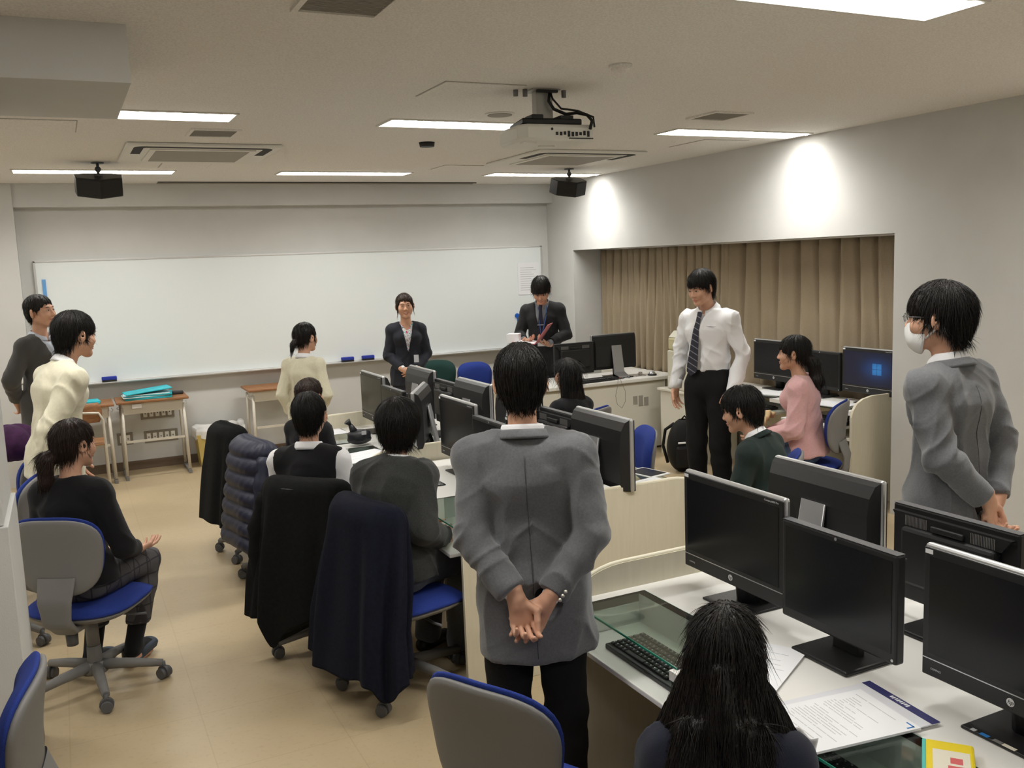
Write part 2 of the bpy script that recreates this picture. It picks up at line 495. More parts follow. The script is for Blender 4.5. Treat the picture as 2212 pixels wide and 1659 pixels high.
b = MB(); b.cyl((2.34, 4.86, H2), (2.34, 4.86, H2-0.008), 0.085, 0.08, seg=32)
t = thing('ceiling_speaker', 'flat round ceiling speaker left of the projector mount', 'speaker', (0, 0, 0))
b.build('rim', 'off_white', t)
b = MB(); b.cyl((2.34, 4.86, H2-0.008), (2.34, 4.86, H2-0.011), 0.07, seg=32); b.build('mesh_grille', 'grille', t)
b = MB(); b.cyl((2.295, 3.53, H2), (2.295, 3.53, H2-0.014), 0.052, seg=28); b.ball((2.295, 3.53, H2-0.014), (0.042, 0.042, 0.024), seg=24)
tag(b.build('smoke_detector', 'ceiling_board'), 'round smoke detector on the ceiling near the top of the picture', 'smoke detector')
b = MB(); b.cyl((2.37, 6.1, H2), (2.37, 6.1, H2-0.03), 0.055, 0.05, seg=24)
tag(b.build('ceiling_sensor', 'matte_black'), 'small round black ceiling sensor', 'sensor')
for (x0, y0, x1, y1, lab) in ((1.68, 4.05, 2.10, 4.45, 'square ceiling access hatch left of the projector mount'), (-0.35, 5.55, 0.17, 6.0, 'ceiling access hatch at the left edge of the picture'),
                              (4.36, 5.60, 4.78, 6.05, 'ceiling access hatch beyond the right strip light'), (0.78, 7.50, 1.15, 7.85, 'ceiling access hatch behind the left air conditioner'),
                              (3.05, 7.45, 3.42, 7.8, 'ceiling access hatch in front of the right far strip light')):
    t = thing('ceiling_hatch', lab, 'hatch', (x0, y0, H2), 0, 'ceiling access hatches')
    a, c_ = x1-x0, y1-y0
    rbox('hatch_gap', 'gap_grey', 0, a, 0, c_, -0.002, -0.0005, t)
    rbox('hatch_panel', 'ceiling_board', 0.006, a-0.006, 0.006, c_-0.006, -0.005, -0.002, t)
t = thing('screen_slot', 'long narrow recess for the projection screen along the ceiling by the front beam', 'screen slot', (0.89, 9.02, H2))
rbox('slot_opening', 'grille', 0, 3.16, 0.03, 0.12, -0.004, -0.001, t)
rbox('slot_rim', 'dark_slot', 0.0, 3.16, 0.02, 0.03, -0.008, -0.001, t)
rbox('slot_lip', 'grille', 0.0, 3.16, 0.12, 0.14, -0.01, -0.001, t)

def hang_speaker(x, y, lab):
    t = thing('hanging_speaker', lab, 'speaker', (x, y, H2), 0, 'black speakers hung from the ceiling')
    b = MB(); b.cyl((0, 0, 0), (0, 0, -0.008), 0.045, seg=20); b.cyl((0, 0, -0.008), (0, 0, -0.10), 0.010)
    b.ball((0, 0, -0.05), 0.022); b.box(-0.03, 0.03, -0.01, 0.01, -0.11, -0.085)
    b.build('mount_bracket', 'dark_grey_plastic', t)
    b = MB()
    b.prism([(-0.165, 0.08), (-0.155, -0.04), (0.0, -0.13), (0.155, -0.04), (0.165, 0.08), (0.10, 0.12), (-0.10, 0.12)], -0.245, -0.105, 'z', bev=0.008)
    T_ = Matrix.Translation((0, 0, -0.17)) @ Matrix.Rotation(0.30, 4, 'X') @ Matrix.Translation((0, 0, 0.175))
    b.xf(T_)
    b.build('cabinet', 'black_plastic', t)
    b = MB()
    b.prism([(-0.150, -0.048), (0.0, -0.136), (0.150, -0.048), (0.0, -0.125)], -0.235, -0.115, 'z')
    b.xf(T_)
    b.build('speaker_grille', 'matte_black', t)
hang_speaker(0.335, 7.55, 'black speaker hanging from the ceiling at the left')
hang_speaker(4.38, 7.65, 'black speaker hanging from the ceiling by the right wall')

# projector
mat('mount_grey', (0.42, 0.41, 0.38), 0.4, 0.3)
pj = thing('projector', 'white ceiling projector with grey mount and cables', 'projector', (2.24, 4.16, H2), math.radians(-4))
b = MB(); b.prism([(-0.195, -0.13), (-0.155, -0.17), (0.19, -0.17), (0.19, 0.13), (-0.155, 0.15), (-0.195, 0.10)], -0.268, -0.185, 'z', bev=0.018)
b.build('body', 'off_white', pj)
b = MB(); b.prism([(-0.17, -0.14), (0.14, -0.15), (0.17, 0.10), (-0.13, 0.12)], -0.188, -0.155, 'z', bev=0.008)
b.box(-0.12, -0.06, -0.145, -0.05, -0.16, -0.138, bev=0.004); b.box(0.03, 0.10, -0.145, -0.04, -0.16, -0.14, bev=0.004)
b.build('adapter_tray', 'matte_black', pj)
b = MB(); b.box(-0.045, 0.045, -0.03, 0.03, -0.15, -0.005, bev=0.006); b.box(-0.09, 0.09, -0.06, 0.06, -0.162, -0.15, bev=0.003)
b.box(-0.075, 0.075, -0.06, 0.06, -0.007, 0, bev=0.002)
b.build('mount_column', 'mount_grey', pj)
b = MB(); b.box(-0.055, 0.055, -0.07, -0.05, -0.02, -0.007); b.build('mount_plate', 'matte_black', pj)
b = MB()
for x in (-0.15, -0.10, 0.11): b.cyl((x, -0.02, 0), (x, -0.02, -0.035), 0.012)
b.build('anchor_bolt', 'grey_plastic', pj)
b = MB()
b.tube([(0.02, -0.05, -0.01), (0.01, -0.055, -0.06), (0.03, -0.07, -0.10), (0.09, -0.08, -0.125), (0.14, -0.10, -0.12), (0.175, -0.14, -0.135), (0.18, -0.185, -0.17), (0.165, -0.19, -0.21)], 0.008)
b.tube([(0.02, -0.05, -0.01), (0.03, -0.06, -0.05), (0.06, -0.09, -0.10), (0.13, -0.13, -0.115), (0.195, -0.17, -0.15), (0.19, -0.188, -0.20)], 0.005)
b.build('cable', 'matte_black', pj)
b = MB()
random.seed(4)
for k in range(9): b.box(-0.01+k*0.021, 0.002+k*0.021, -0.1735, -0.169, -0.236-random.uniform(0, 0.01), -0.224+random.uniform(0, 0.008))
b.cyl((-0.03, -0.169, -0.21), (-0.03, -0.174, -0.21), 0.006); b.box(0.06, 0.19, -0.1735, -0.169, -0.255, -0.250)
b.build('ports', 'matte_black', pj)
b = MB(); b.box(-0.03, 0.05, -0.02, 0.0, -0.275, -0.268); b.box(-0.17, -0.1, -0.14, -0.1, -0.275, -0.268)
b.build('foot', 'off_white', pj)
# ================================================================ computer desks
mat('groove', (0.40, 0.36, 0.27), 0.6)
def end_panel_poly(x0, xc, front_low=0.10):
    """outline in (x,z) from the user's edge x0 to the middle xc: low and curved at the user's edge"""
    s = 1 if xc > x0 else -1
    pts = [(x0, 0.0), (x0, 0.66)]
    for i in range(9):
        a = PI/2*i/8
        pts.append((x0+s*(0.04+0.20*math.sin(a)*0.95), 0.685+0.11*(1-math.cos(a))) if False else (x0+s*(0.02+0.22*(1-math.cos(a))), 0.66+0.135*math.sin(a)))
    pts += [(xc, 0.797), (xc, 0.0)]
    return pts
def end_panel(name, x0, x1, y, th, parent):
    b = MB()
    xm = (x0+x1)/2
    L = end_panel_poly(x0, xm); R = end_panel_poly(x1, xm)
    b.prism(L[:-1]+[q for q in R[:-1][::-1]], y, y+th, 'y', bev=0.003)
    return b.build(name, 'panel_cream', parent)
def edge_strip(x0, x1, y, th, parent):
    xm = (x0+x1)/2
    for xs in (x0, x1):
        pts = end_panel_poly(xs, xm)[1:-1]
        b = MB(); b.tube([(p[0], y+th/2, p[1]+0.002) for p in pts], 0.0085, seg=6)
        b.build('edge_band', 'panel_edge', parent)
DX0, DX1 = 1.43, 2.75
def half_desk(parent, x_out, x_mid, y0, y1):
    """worktop with its glass window over the keyboard tray; x_out is the user's edge"""
    s = 1 if x_mid > x_out else -1
    def X(a): return x_out+s*a
    def bx(b, a0, a1, ya, yb, za, zb, **k):
        x0_, x1_ = sorted((X(a0), X(a1))); b.box(x0_, x1_, ya, yb, za, zb, **k)
    ym = (y0+y1)/2
    gl = ((y0+0.07, y0+0.60), (y1-0.60, y1-0.07))
    b = MB()
    bx(b, 0.27, 0.66, y0, y1, 0.672, 0.70)
    for (ya, yb) in ((y0, gl[0][0]), (gl[0][1], gl[1][0]), (gl[1][1], y1)):
        bx(b, 0.0, 0.27, ya, yb, 0.672, 0.70)
    b.build('worktop', 'desk_white', parent)
    for (ya, yb) in gl:
        b = MB()
        x0_, x1_ = sorted((X(0.02), X(0.285)))
        b.box(x0_, x1_, ya-0.012, yb+0.012, 0.700, 0.706)
        g = b.build('glass_panel', 'glass', parent)
        b = MB()
        bx(b, 0.017, 0.020, ya-0.012, yb+0.012, 0.700, 0.706)
        bx(b, 0.285, 0.2865, ya-0.012, yb+0.012, 0.700, 0.706)
        b.build('glass_edge', 'glass_edge', g)
        b = MB()
        bx(b, 0.255, 0.27, ya, yb, 0.60, 0.700); bx(b, 0.03, 0.27, ya-0.012, ya, 0.60, 0.700); bx(b, 0.03, 0.27, yb, yb+0.012, 0.60, 0.700)
        b.build('window_well', 'desk_white', parent)
    for (ya, yb) in gl:
        b = MB(); bx(b, -0.02, 0.27, ya, yb, 0.583, 0.60, bev=0.003); b.build('keyboard_tray', 'desk_white', parent)
    b = MB(); bx(b, 0.20, 0.66, ym-0.01, ym+0.01, 0.02, 0.672); bx(b, 0.62, 0.66, y0, y1, 0.10, 0.672)
    b.build('modesty_panel', 'panel_cream', parent)
def desk_block(y0, y1, lab, near_panel=True, far_panel=True, th=0.022):
    t = thing('computer_desk', lab, 'desk', (0, 0, 0), 0, 'two-sided computer desks')
    ya = y0+(th if near_panel else 0.002); yb = y1-(th if far_panel else 0.002)
    half_desk(t, DX0, 2.09, ya, yb)
    half_desk(t, DX1, 2.09, ya, yb)
    if near_panel:
        p = end_panel('end_panel', DX0+0.0, DX1-0.0, y0, th, t); edge_strip(DX0, DX1, y0, th, p)
        rbox('panel_joint', 'groove', 2.03, 2.034, y0-0.0006, y0+0.001, 0.01, 0.79, p)
    if far_panel:
        p = end_panel('end_panel', DX0+0.0, DX1-0.0, y1-th, th, t); edge_strip(DX0, DX1, y1-th, th, p)
    return t
desk_block(1.08, 2.64, 'nearest two-sided white computer desk with glass windows, bottom right', near_panel=False)
desk_block(-0.5, 1.075, 'white computer desk continuing out of the picture at the bottom right', near_panel=False, far_panel=False)
desk_block(3.50, 5.00, 'second two-sided computer desk, cream end panel behind the grey-jacket student standing in the aisle', far_panel=False)
desk_block(5.002, 6.45, 'farthest two-sided computer desk nearest the presenter')

# ------------------------------------------------ monitors
mat('logo_silver', (0.75, 0.76, 0.78), 0.3, 0.4)
def hp_logo(parent, x, y, z, r):
    """round badge with slanted letters, on a face looking to -y"""
    b = MB(); b.cyl((x, y, z), (x, y-0.0012, z), r, seg=28)
    o = b.build('logo_badge', 'logo_silver', parent)
    text_mesh('badge_letters', 'hp', r*1.5, 'matte_black', o, (x, y-0.0014, z+r*0.02), (PI/2, 0, 0), 0.0003, shear=0.3)
def aio_monitor(lab, loc, rotz, lit=False, plate=True, foot=True):
    """silver-edged all-in-one; local: screen faces -y, centred on x, z=0 is the desk top"""
    t = thing('desktop_monitor', lab, 'monitor', loc, rotz, 'silver edged monitors')
    w_, z0, z1 = 0.248, 0.072, 0.414
    b = MB(); b.box(-w_, w_, -0.012, 0.012, z0, z1, bev=0.010, seg=3); b.build('silver_rim', 'silver', t)
    b = MB(); b.box(-w_+0.004, w_-0.004, -0.017, -0.010, z0+0.001, z1-0.008, bev=0.003); b.build('front_bezel', 'black_plastic', t)
    o = rbox('screen', 'screen_lit' if lit else 'screen', -w_+0.022, w_-0.022, -0.0182, -0.0165, z0+0.062, z1-0.030, t)
    rbox('bezel_line', 'silver', -w_+0.006, w_-0.006, -0.0182, -0.0165, z0+0.046, z0+0.0485, t)
    hp_logo(t, 0, -0.017, z0+0.026, 0.010)
    text_mesh('bezel_text', 'Compaq 6000 Pro', 0.0085, 'grey_print', t, (w_-0.055, -0.0172, z1-0.018), (PI/2, 0, 0), 0.0002)
    text_mesh('maker_text', 'COMPAQ', 0.007, 'grey_print', t, (-w_+0.045, -0.0172, z0+0.022), (PI/2, 0, 0), 0.0002)
    rbox('sticker', 'paper', -w_+0.008, -w_+0.03, -0.0178, -0.0165, z1-0.024, z1-0.013, t)
    b = MB()                                        # bulged back shell: curved top, slanted sides
    prof = [(0.010, 0.0), (0.030, 0.012), (0.048, 0.05), (0.055, 0.11), (0.055, 0.30), (0.045, 0.33), (0.010, 0.335)]
    n = len(prof)
    rings = []
    for (yy, dz) in prof: rings.append((yy, z1-0.006-dz))
    L_, R_ = [], []
    for (yy, zz) in rings:
        ins = 0.006+0.35*(yy-0.010)
        L_.append(b.bm.verts.new((-w_+ins, yy, zz))); R_.append(b.bm.verts.new((w_-ins, yy, zz)))
    for i in range(n-1):
        f = b.bm.faces.new((L_[i], R_[i], R_[i+1], L_[i+1])); f.smooth = False
    b.bm.faces.new(L_); b.bm.faces.new(R_[::-1]); b.bm.faces.new((L_[0], L_[-1], R_[-1], R_[0]))
    b.build('back_shell', 'black_plastic', t)
    b = MB()
    for k in range(4): b.box(w_-0.035, w_-0.027, 0.0475, 0.049, z0+0.04+k*0.018, z0+0.05+k*0.018)
    b.build('side_ports', 'grey_plastic', t)
    if plate:
        b = MB(); b.prism([(0.056, 0.30), (0.064, 0.305), (0.108, 0.05), (0.20, 0.012), (0.20, 0.004), (0.095, 0.03)], -0.055, 0.055, 'x', bev=0.003)
        b.build('stand_plate', 'silver_matt', t)
    b = MB(); b.box(-0.10, 0.10, -0.055, 0.20, 0.0, 0.008, bev=0.003); b.cyl((0, 0.06, 0.006), (0, 0.035, 0.12), 0.04, 0.03, seg=12)
    b.build('stand_base', 'black_plastic', t)
    return t
mat('silver_matt', (0.40, 0.40, 0.41), 0.45, 0.5)
def sub_monitor(lab, loc, rotz):
    """thinner all-black monitor on a wide flat foot"""
    t = thing('desktop_monitor', lab, 'monitor', loc, rotz, 'plain black monitors')
    w_, z0, z1 = 0.212, 0.060, 0.358
    b = MB(); b.box(-w_, w_, -0.020, 0.012, z0, z1, bev=0.006); b.build('case', 'black_plastic', t)
    rbox('top_edge', 'dark_grey_plastic', -w_+0.002, w_-0.002, -0.019, 0.011, z1, z1+0.0012, t)
    rbox('screen', 'screen', -w_+0.016, w_-0.016, -0.0212, -0.0195, z0+0.030, z1-0.018, t)
    b = MB(); b.cyl((0, -0.02, z1-0.009), (0, -0.0212, z1-0.009), 0.0045); b.cyl((w_-0.012, -0.02, z0+0.012), (w_-0.012, -0.0214, z0+0.012), 0.004)
    b.build('badge', 'silver', t)
    b = MB(); b.prism([(-0.17, 0.30), (0.17, 0.30), (0.20, 0.34), (-0.20, 0.34)], 0.010, 0.030, 'y')
    b.box(-0.16, 0.16, 0.010, 0.045, 0.12, 0.30, bev=0.012)
    b.build('back_shell', 'black_plastic', t)
    b = MB()
    for sx in (-1, 1):
        for k in range(16): b.box(sx*0.075+sx*0.005*k-0.001, sx*0.075+sx*0.005*k+0.001, 0.029, 0.0312, 0.303, 0.334)
    b.build('vent_slots', 'grey_plastic', t)
    rbox('carry_handle', 'matte_black', -0.055, 0.055, 0.028, 0.040, 0.305, 0.322, t, 0.003)
    b = MB(); b.box(-0.105, 0.105, -0.085, 0.125, 0.0, 0.014, bev=0.006); b.box(-0.05, 0.05, 0.02, 0.045, 0.01, 0.20, bev=0.006)
    b.build('stand_base', 'black_plastic', t)
    return t

def lit_screen():
    m = bpy.data.materials.new('screen_lit'); m.use_nodes = True
    nt = m.node_tree; b = nt.nodes['Principled BSDF']
    tc = nt.nodes.new('ShaderNodeTexCoord'); sp = nt.nodes.new('ShaderNodeSeparateXYZ')
    L = nt.links.new
    L(tc.outputs['Object'], sp.inputs[0])
    def mth(op, a, c, d=None):
        n = nt.nodes.new('ShaderNodeMath'); n.operation = op
        for i, q in enumerate((a, c, d)):
            if q is None: continue
            if isinstance(q, (int, float)): n.inputs[i].default_value = q
            else: L(q, n.inputs[i])
        return n.outputs[0]
    dx = mth('SUBTRACT', sp.outputs['X'], 0.085); dz = mth('SUBTRACT', sp.outputs['Z'], 0.262)
    ex = mth('DIVIDE', dx, 0.15); ez = mth('DIVIDE', dz, 0.085)
    r2 = mth('ADD', mth('MULTIPLY', ex, ex), mth('MULTIPLY', ez, ez))
    glow = mth('POWER', 2.718, mth('MULTIPLY', r2, -1.6))
    # four panes
    ax = mth('ABSOLUTE', dx, 0); az = mth('ABSOLUTE', dz, 0)
    inx = mth('MULTIPLY', mth('LESS_THAN', ax, 0.042), mth('GREATER_THAN', ax, 0.002))
    inz = mth('MULTIPLY', mth('LESS_THAN', az, 0.042), mth('GREATER_THAN', az, 0.002))
    pane = mth('MULTIPLY', inx, inz)
    f = mth('ADD', mth('MULTIPLY', glow, 0.55), mth('MULTIPLY', pane, 0.45))
    r = nt.nodes.new('ShaderNodeValToRGB')
    r.color_ramp.elements[0].color = (0.004, 0.006, 0.022, 1); r.color_ramp.elements[0].position = 0
    r.color_ramp.elements[1].color = (0.03, 0.22, 0.55, 1); r.color_ramp.elements[1].position = 1
    e = r.color_ramp.elements.new(0.45); e.color = (0.008, 0.045, 0.16, 1)
    L(f, r.inputs['Fac']); L(r.outputs['Color'], b.inputs['Emission Color'])
    b.inputs['Emission Strength'].default_value = 0.8
    b.inputs['Base Color'].default_value = (0.01, 0.01, 0.015, 1); b.inputs['Roughness'].default_value = 0.25
    MATS['screen_lit'] = m
lit_screen()

MXL, MXR = 1.895, 2.285
RL, RR = -PI/2, PI/2        # screen to -x / +x
aio = aio_monitor('silver-edged monitor at the far corner of the nearest desk, beside the cream partition', (MXL, 2.30, 0.70), RL)
L_ = lambda y, lab: dup(aio, (MXL, y, 0.70), RL, lab)
R_ = lambda y, lab, x=MXR, rz=RR: dup(aio, (x, y, 0.70), rz, lab)
L_(1.31, 'silver-edged monitor cut by the right edge of the picture, stickers below it')
L_(3.73, 'silver-edged monitor hidden behind the grey-jacket student in the aisle')
L_(4.60, 'silver-edged monitor just left of the grey-jacket student, screen glossy toward the aisle')
L_(6.13, 'silver-edged monitor farthest left in the middle row, nearest the presenter')
dup(aio, (MXL, 5.22, 0.70), RL-0.50, 'silver-edged monitor turned edge-on beside the bobbed hair person')
R_(2.29, 'silver-edged monitor seen from behind with a silver plate, in front of the masked student')
R_(1.30, 'silver-edged monitor seen from behind at the far right edge')
R_(3.73, 'silver-edged monitor seen from behind just right of the grey-jacket student')
R_(4.62, 'silver-edged monitor seen from behind, hidden by the head of the grey-jacket student')
R_(5.26, 'silver-edged monitor seen from behind in front of the empty blue chair at the front')
R_(6.19, 'silver-edged monitor seen from behind, nearest the presenter')
sub = sub_monitor('plain black monitor between two silver-edged ones on the nearest desk, flat black foot', (MXL-0.005, 1.84, 0.70), RL)
S_ = lambda x, y, rz, lab: dup(sub, (x, y, 0.70), rz, lab)
S_(MXL-0.005, 4.15, RL, 'plain black monitor partly behind the left shoulder of the grey-jacket student')
S_(MXL-0.005, 5.67, RL, 'plain black monitor standing farthest back on the aisle side')
S_(MXR+0.005, 1.79, RR, 'plain black monitor seen from behind with vents and handle, below the masked student')
S_(MXR+0.005, 4.19, RR, 'plain black monitor seen from behind, right of the grey-jacket student')
S_(MXR+0.005, 5.73, RR, 'plain black monitor seen from behind with handle, between two silver-edged ones')
# wall desk monitors
dup(aio, (5.30, 5.90, 0.70), RL, 'dark silver-edged monitor on the wall desk, left of the woman in pink', skip=('stand_plate',))
lit = aio_monitor('monitor on the wall desk with a glowing blue picture on its screen', (5.30, 4.90, 0.70), RL, lit=True, plate=False)
S_(5.30, 5.38, RL, 'plain black monitor behind the pink sweater woman')
# teacher desk monitors
dup(aio, (4.76, 7.56, 0.70), PI, 'silver-edged monitor on the teacher desk seen from behind with tall silver stand')
S_(4.30, 7.52, PI, 'plain black monitor seen from behind on the teacher desk')

# ------------------------------------------------ keyboards
def keyboard(lab, loc, rotz):
    t = thing('keyboard', lab, 'keyboard', loc, rotz, 'black keyboards')
    b = MB(); b.box(-0.225, 0.225, -0.075, 0.075, 0.0, 0.018, bev=0.005); b.build('keyboard_case', 'black_plastic', t)
    b = MB()
    for r in range(6):
        for c in range(21):
            if (c in (15,) and r < 5) or (r == 4 and c in (13, 14)): continue
            x = -0.212+c*0.0203; y = -0.06+r*0.0205+(0.006 if r == 5 else 0)
            if r == 0 and 4 <= c <= 8:
                if c == 4: b.box(x, x+0.098, y, y+0.0175, 0.018, 0.025, bev=0.002, seg=1)
                continue
            b.box(x, x+0.0175, y, y+0.0175, 0.018, 0.025, bev=0.002, seg=1)
    k = b.build('keys', 'matte_black', t); k['kind'] = 'stuff'
    b = MB()
    rnd = random.Random(2)
    for r in range(6):
        for c in range(21):
            if c == 15 or (r == 0 and 4 <= c <= 8) or (r == 4 and c in (13, 14)): continue
            x = -0.208+c*0.0203; y = -0.052+r*0.0205+(0.006 if r == 5 else 0)
            b.box(x, x+0.004, y, y+0.004, 0.0251, 0.0254)
    b.build('key_letters', 'grey_print', t)['kind'] = 'stuff'
    return t
kb = keyboard('black keyboard on the open tray under the glass, beside the navy cardigan girl', (1.545, 2.20, 0.601), -PI/2)
dup(kb, (1.53, 1.42, 0.601), -PI/2, 'black keyboard under the glass beneath the papers at the bottom right')
dup(kb, (1.56, 5.45, 0.601), -PI/2, 'black keyboard on the tray of the farthest desk')
dup(kb, (5.02, 5.86, 0.585), -PI/2, 'black keyboard under the wall desk, left of the pink sweater woman')
dup(kb, (5.02, 5.03, 0.585), -PI/2, 'black keyboard under the wall desk right of the blue chair')

# ------------------------------------------------ wall desk in the recess
t = thing('wall_desk', 'cream computer desk standing in the window recess with curved end panel', 'desk', (0, 0, 0))
b = MB(); b.box(5.06, 5.395, 4.722, 6.40, 0.672, 0.70); b.box(4.93, 5.06, 5.37, 5.55, 0.672, 0.70); b.box(4.93, 5.06, 4.722, 4.80, 0.672, 0.70); b.box(4.93, 5.06, 6.30, 6.40, 0.672, 0.70)
b.build('worktop', 'desk_white', t)
for (a, c_) in ((4.80, 5.37), (5.55, 6.30)):
    rbox('glass_panel', 'glass', 4.93, 5.07, a-0.01, c_+0.01, 0.700, 0.706, t)
    rbox('keyboard_tray', 'desk_white', 4.88, 5.36, a, c_, 0.56, 0.58, t, 0.003)
b = MB()
b.prism([(4.92, 0), (4.92, 0.66), (4.935, 0.71), (4.97, 0.755), (5.03, 0.785), (5.12, 0.80), (5.395, 0.80), (5.395, 0)], 4.70, 4.722, 'y', bev=0.003)
b.build('end_panel', 'panel_cream', t)
b = MB(); b.box(4.96, 5.375, 5.10, 5.12, 0.0, 0.48); b.box(4.96, 5.375, 4.722, 5.12, 0.48, 0.50)
b.build('pc_shelf', 'cabinet', t)
rbox('back_panel', 'panel_cream', 5.375, 5.395, 4.722, 6.40, 0.05, 0.60, t)

# ------------------------------------------------ teacher desk
t = thing('teacher_desk', 'wide pale teacher desk cabinet carrying two monitors', 'desk', (0, 0, 0))
b = MB(); b.box(3.45, 5.16, 7.27, 7.83, 0.02, 0.665); b.build('cabinet_body', 'cabinet', t)
b = MB(); b.box(3.42, 5.20, 7.235, 7.86, 0.665, 0.70, bev=0.008); b.build('desk_top', 'desk_white', t)
rbox('under_top_strip', 'groove', 3.46, 5.15, 7.264, 7.27, 0.645, 0.665, t)  # darker strip along the front just below the desk top
b = MB()
for k in range(3):
    hh = 0.10 if k == 1 else 0.078
    x = 4.79+k*0.062
    b.box(x, x+0.045, 7.264, 7.27, 0.49-hh/2-0.01*k, 0.49+hh/2-0.01*k)
b.build('vent_slots', 'grille', t)
t2 = thing('side_cabinet', 'low pale cabinet beside the teacher desk by the curtain', 'cabinet', (0, 0, 0))
rbox('cabinet_body', 'cabinet', 5.20, 5.385, 7.30, 8.5, 0, 0.655, t2)
rbox('cabinet_top', 'desk_white', 5.20, 5.39, 7.27, 8.52, 0.655, 0.68, t2, 0.004)
b = MB(); b.cyl((5.06, 7.34, 0.70), (5.06, 7.34, 0.715), 0.042, seg=24, m='matte_black'); b.ball((5.06, 7.34, 0.716), (0.034, 0.034, 0.026), m='silver'); b.cyl((5.06, 7.34, 0.74), (5.06, 7.34, 0.75), 0.006, m='silver')
tag(b.build('desk_bell', 'silver'), 'round silver desk bell on the corner of the teacher desk', 'bell')
kb2 = dup(kb, (4.42, 7.34, 0.701), 0.1, 'black keyboard on the teacher desk in front of the silver stand')
b = MB()
b.tube([(4.60, 7.27, 0.706), (4.60, 7.225, 0.706), (4.59, 7.222, 0.66), (4.565, 7.222, 0.56), (4.58, 7.22, 0.48), (4.63, 7.22, 0.44), (4.67, 7.22, 0.50), (4.67, 7.22, 0.60), (4.64, 7.223, 0.67), (4.63, 7.235, 0.706), (4.64, 7.29, 0.706)], 0.0025, seg=6)
tag(b.build('looped_cable', 'grille'), 'thin grey cable looping down the front of the teacher desk', 'cable')
mat('cable_red', (0.35, 0.04, 0.02), 0.6)
b = MB()
rnd = random.Random(8)
for k in range(5):
    p = [(4.35+0.07*k+0.04*i*rnd.uniform(0.6, 1.2), 7.27+rnd.uniform(0, 0.05)+0.004*i, 0.706+rnd.uniform(0, 0.012)) for i in range(7)]
    b.tube(p, 0.003, seg=6, m='matte_black' if k != 2 else 'cable_red')
b.tube([(4.85, 7.62, 0.705), (4.9, 7.6, 0.76), (4.92, 7.6, 0.83)], 0.003, seg=6, m='cable_red')
tag(b.build('cable_tangle', 'matte_black'), 'tangle of black and red cables on the teacher desk', 'cable')
mat('clip_grey', (0.4, 0.36, 0.32), 0.5)
b = MB(); b.box(4.96, 4.99, 7.40, 7.43, 0.70, 0.735, bev=0.006); b.tube([(4.9, 7.36, 0.703), (4.95, 7.42, 0.72), (5.0, 7.36, 0.703)], 0.005)
tag(b.build('desk_clip', 'clip_grey'), 'small grey clip lying on the teacher desk beside the bell', 'clip')

# ------------------------------------------------ printer behind the white-shirt student
mat('printer_cream', (0.66, 0.64, 0.52), 0.5); mat('printer_yellow', (0.60, 0.56, 0.34), 0.5)
t = thing('printer_stand', 'low pale printer stand against the curtain', 'stand', (0, 0, 0))
rbox('stand_body', 'cabinet', 4.95, 5.36, 6.46, 7.05, 0.0, 0.60, t); rbox('stand_top', 'cabinet', 4.93, 5.375, 6.43, 7.08, 0.60, 0.622, t, 0.004)
t = thing('printer', 'tall cream laser printer behind the white-shirt student', 'printer', (5.14, 6.70, 0.622))
b = MB(); b.box(-0.19, 0.19, -0.20, 0.24, 0, 0.36, bev=0.012); b.build('printer_body', 'printer_cream', t)
b = MB(); b.box(-0.185, 0.185, -0.195, 0.235, 0.36, 0.48, bev=0.02); b.build('upper_case', 'printer_yellow', t)
b = MB(); b.prism([(-0.18, 0.48), (0.18, 0.48), (0.16, 0.525), (-0.12, 0.535)], -0.19, 0.23, 'y', bev=0.008); b.build('output_lid', 'printer_cream', t)
rbox('paper_drawer', 'cabinet', -0.196, -0.188, -0.18, 0.22, 0.02, 0.12, t, 0.002)
rbox('drawer_slot', 'dark_slot', -0.10, 0.08, -0.2035, -0.2, 0.13, 0.142, t)
rbox('control_panel', 'dark_grey_plastic', -0.15, -0.08, -0.198, -0.16, 0.505, 0.53, t, 0.003)

# ------------------------------------------------ school desks at the front wall
def school_desk(lab, x, y, front=1):
    t = thing('school_desk', lab, 'desk', (x, y, 0), 0, 'small wooden school desks')
    b = MB(); b.box(-0.31, 0.31, -0.21, 0.21, 0.70, 0.722, bev=0.006); b.build('desk_top', 'wood', t)
    b = MB(); b.box(-0.26, 0.26, -0.17, 0.19, 0.60, 0.695); b.build('book_box', 'steel_beige', t)
    rbox('front_bar', 'steel_beige', -0.25, 0.25, -0.19, -0.175, 0.34, 0.36, t)
    for sx in (-1, 1):
        b = MB(); b.tube([(sx*0.262, -0.16, 0.66), (sx*0.272, -0.185, 0.04)], 0.014); b.build('leg', 'steel_beige', t)
        b = MB(); b.tube([(sx*0.262, 0.15, 0.66), (sx*0.272, 0.17, 0.04)], 0.014); b.build('leg', 'steel_beige', t)
        b = MB(); b.box(sx*0.272-0.015, sx*0.272+0.015, -0.21, 0.20, 0.0, 0.035, bev=0.004); b.build('foot_rail', 'grey_plastic', t)
        b = MB(); b.tube([(sx*0.29, -0.10, 0.67), (sx*0.305, -0.10, 0.655), (sx*0.29, -0.10, 0.64)], 0.004); b.build('bag_hook', 'alu', t)
    return t
sd = school_desk('wooden school desk holding a stack of turquoise folders', 0.67, 9.09)
dup(sd, (0.03, 9.04, 0), 0, 'wooden school desk farthest left, behind the cream sweater student')
dup(sd, (1.83, 9.10, 0), 0, 'wooden school desk behind the girl with the maroon ribbon')
mat('note_tag', (0.75, 0.73, 0.70), 0.7)
tag(rbox('paper_tag', 'note_tag', 0.49, 0.57, 8.895, 8.899, 0.655, 0.69), 'small pale label taped under the school desk edge', 'label')
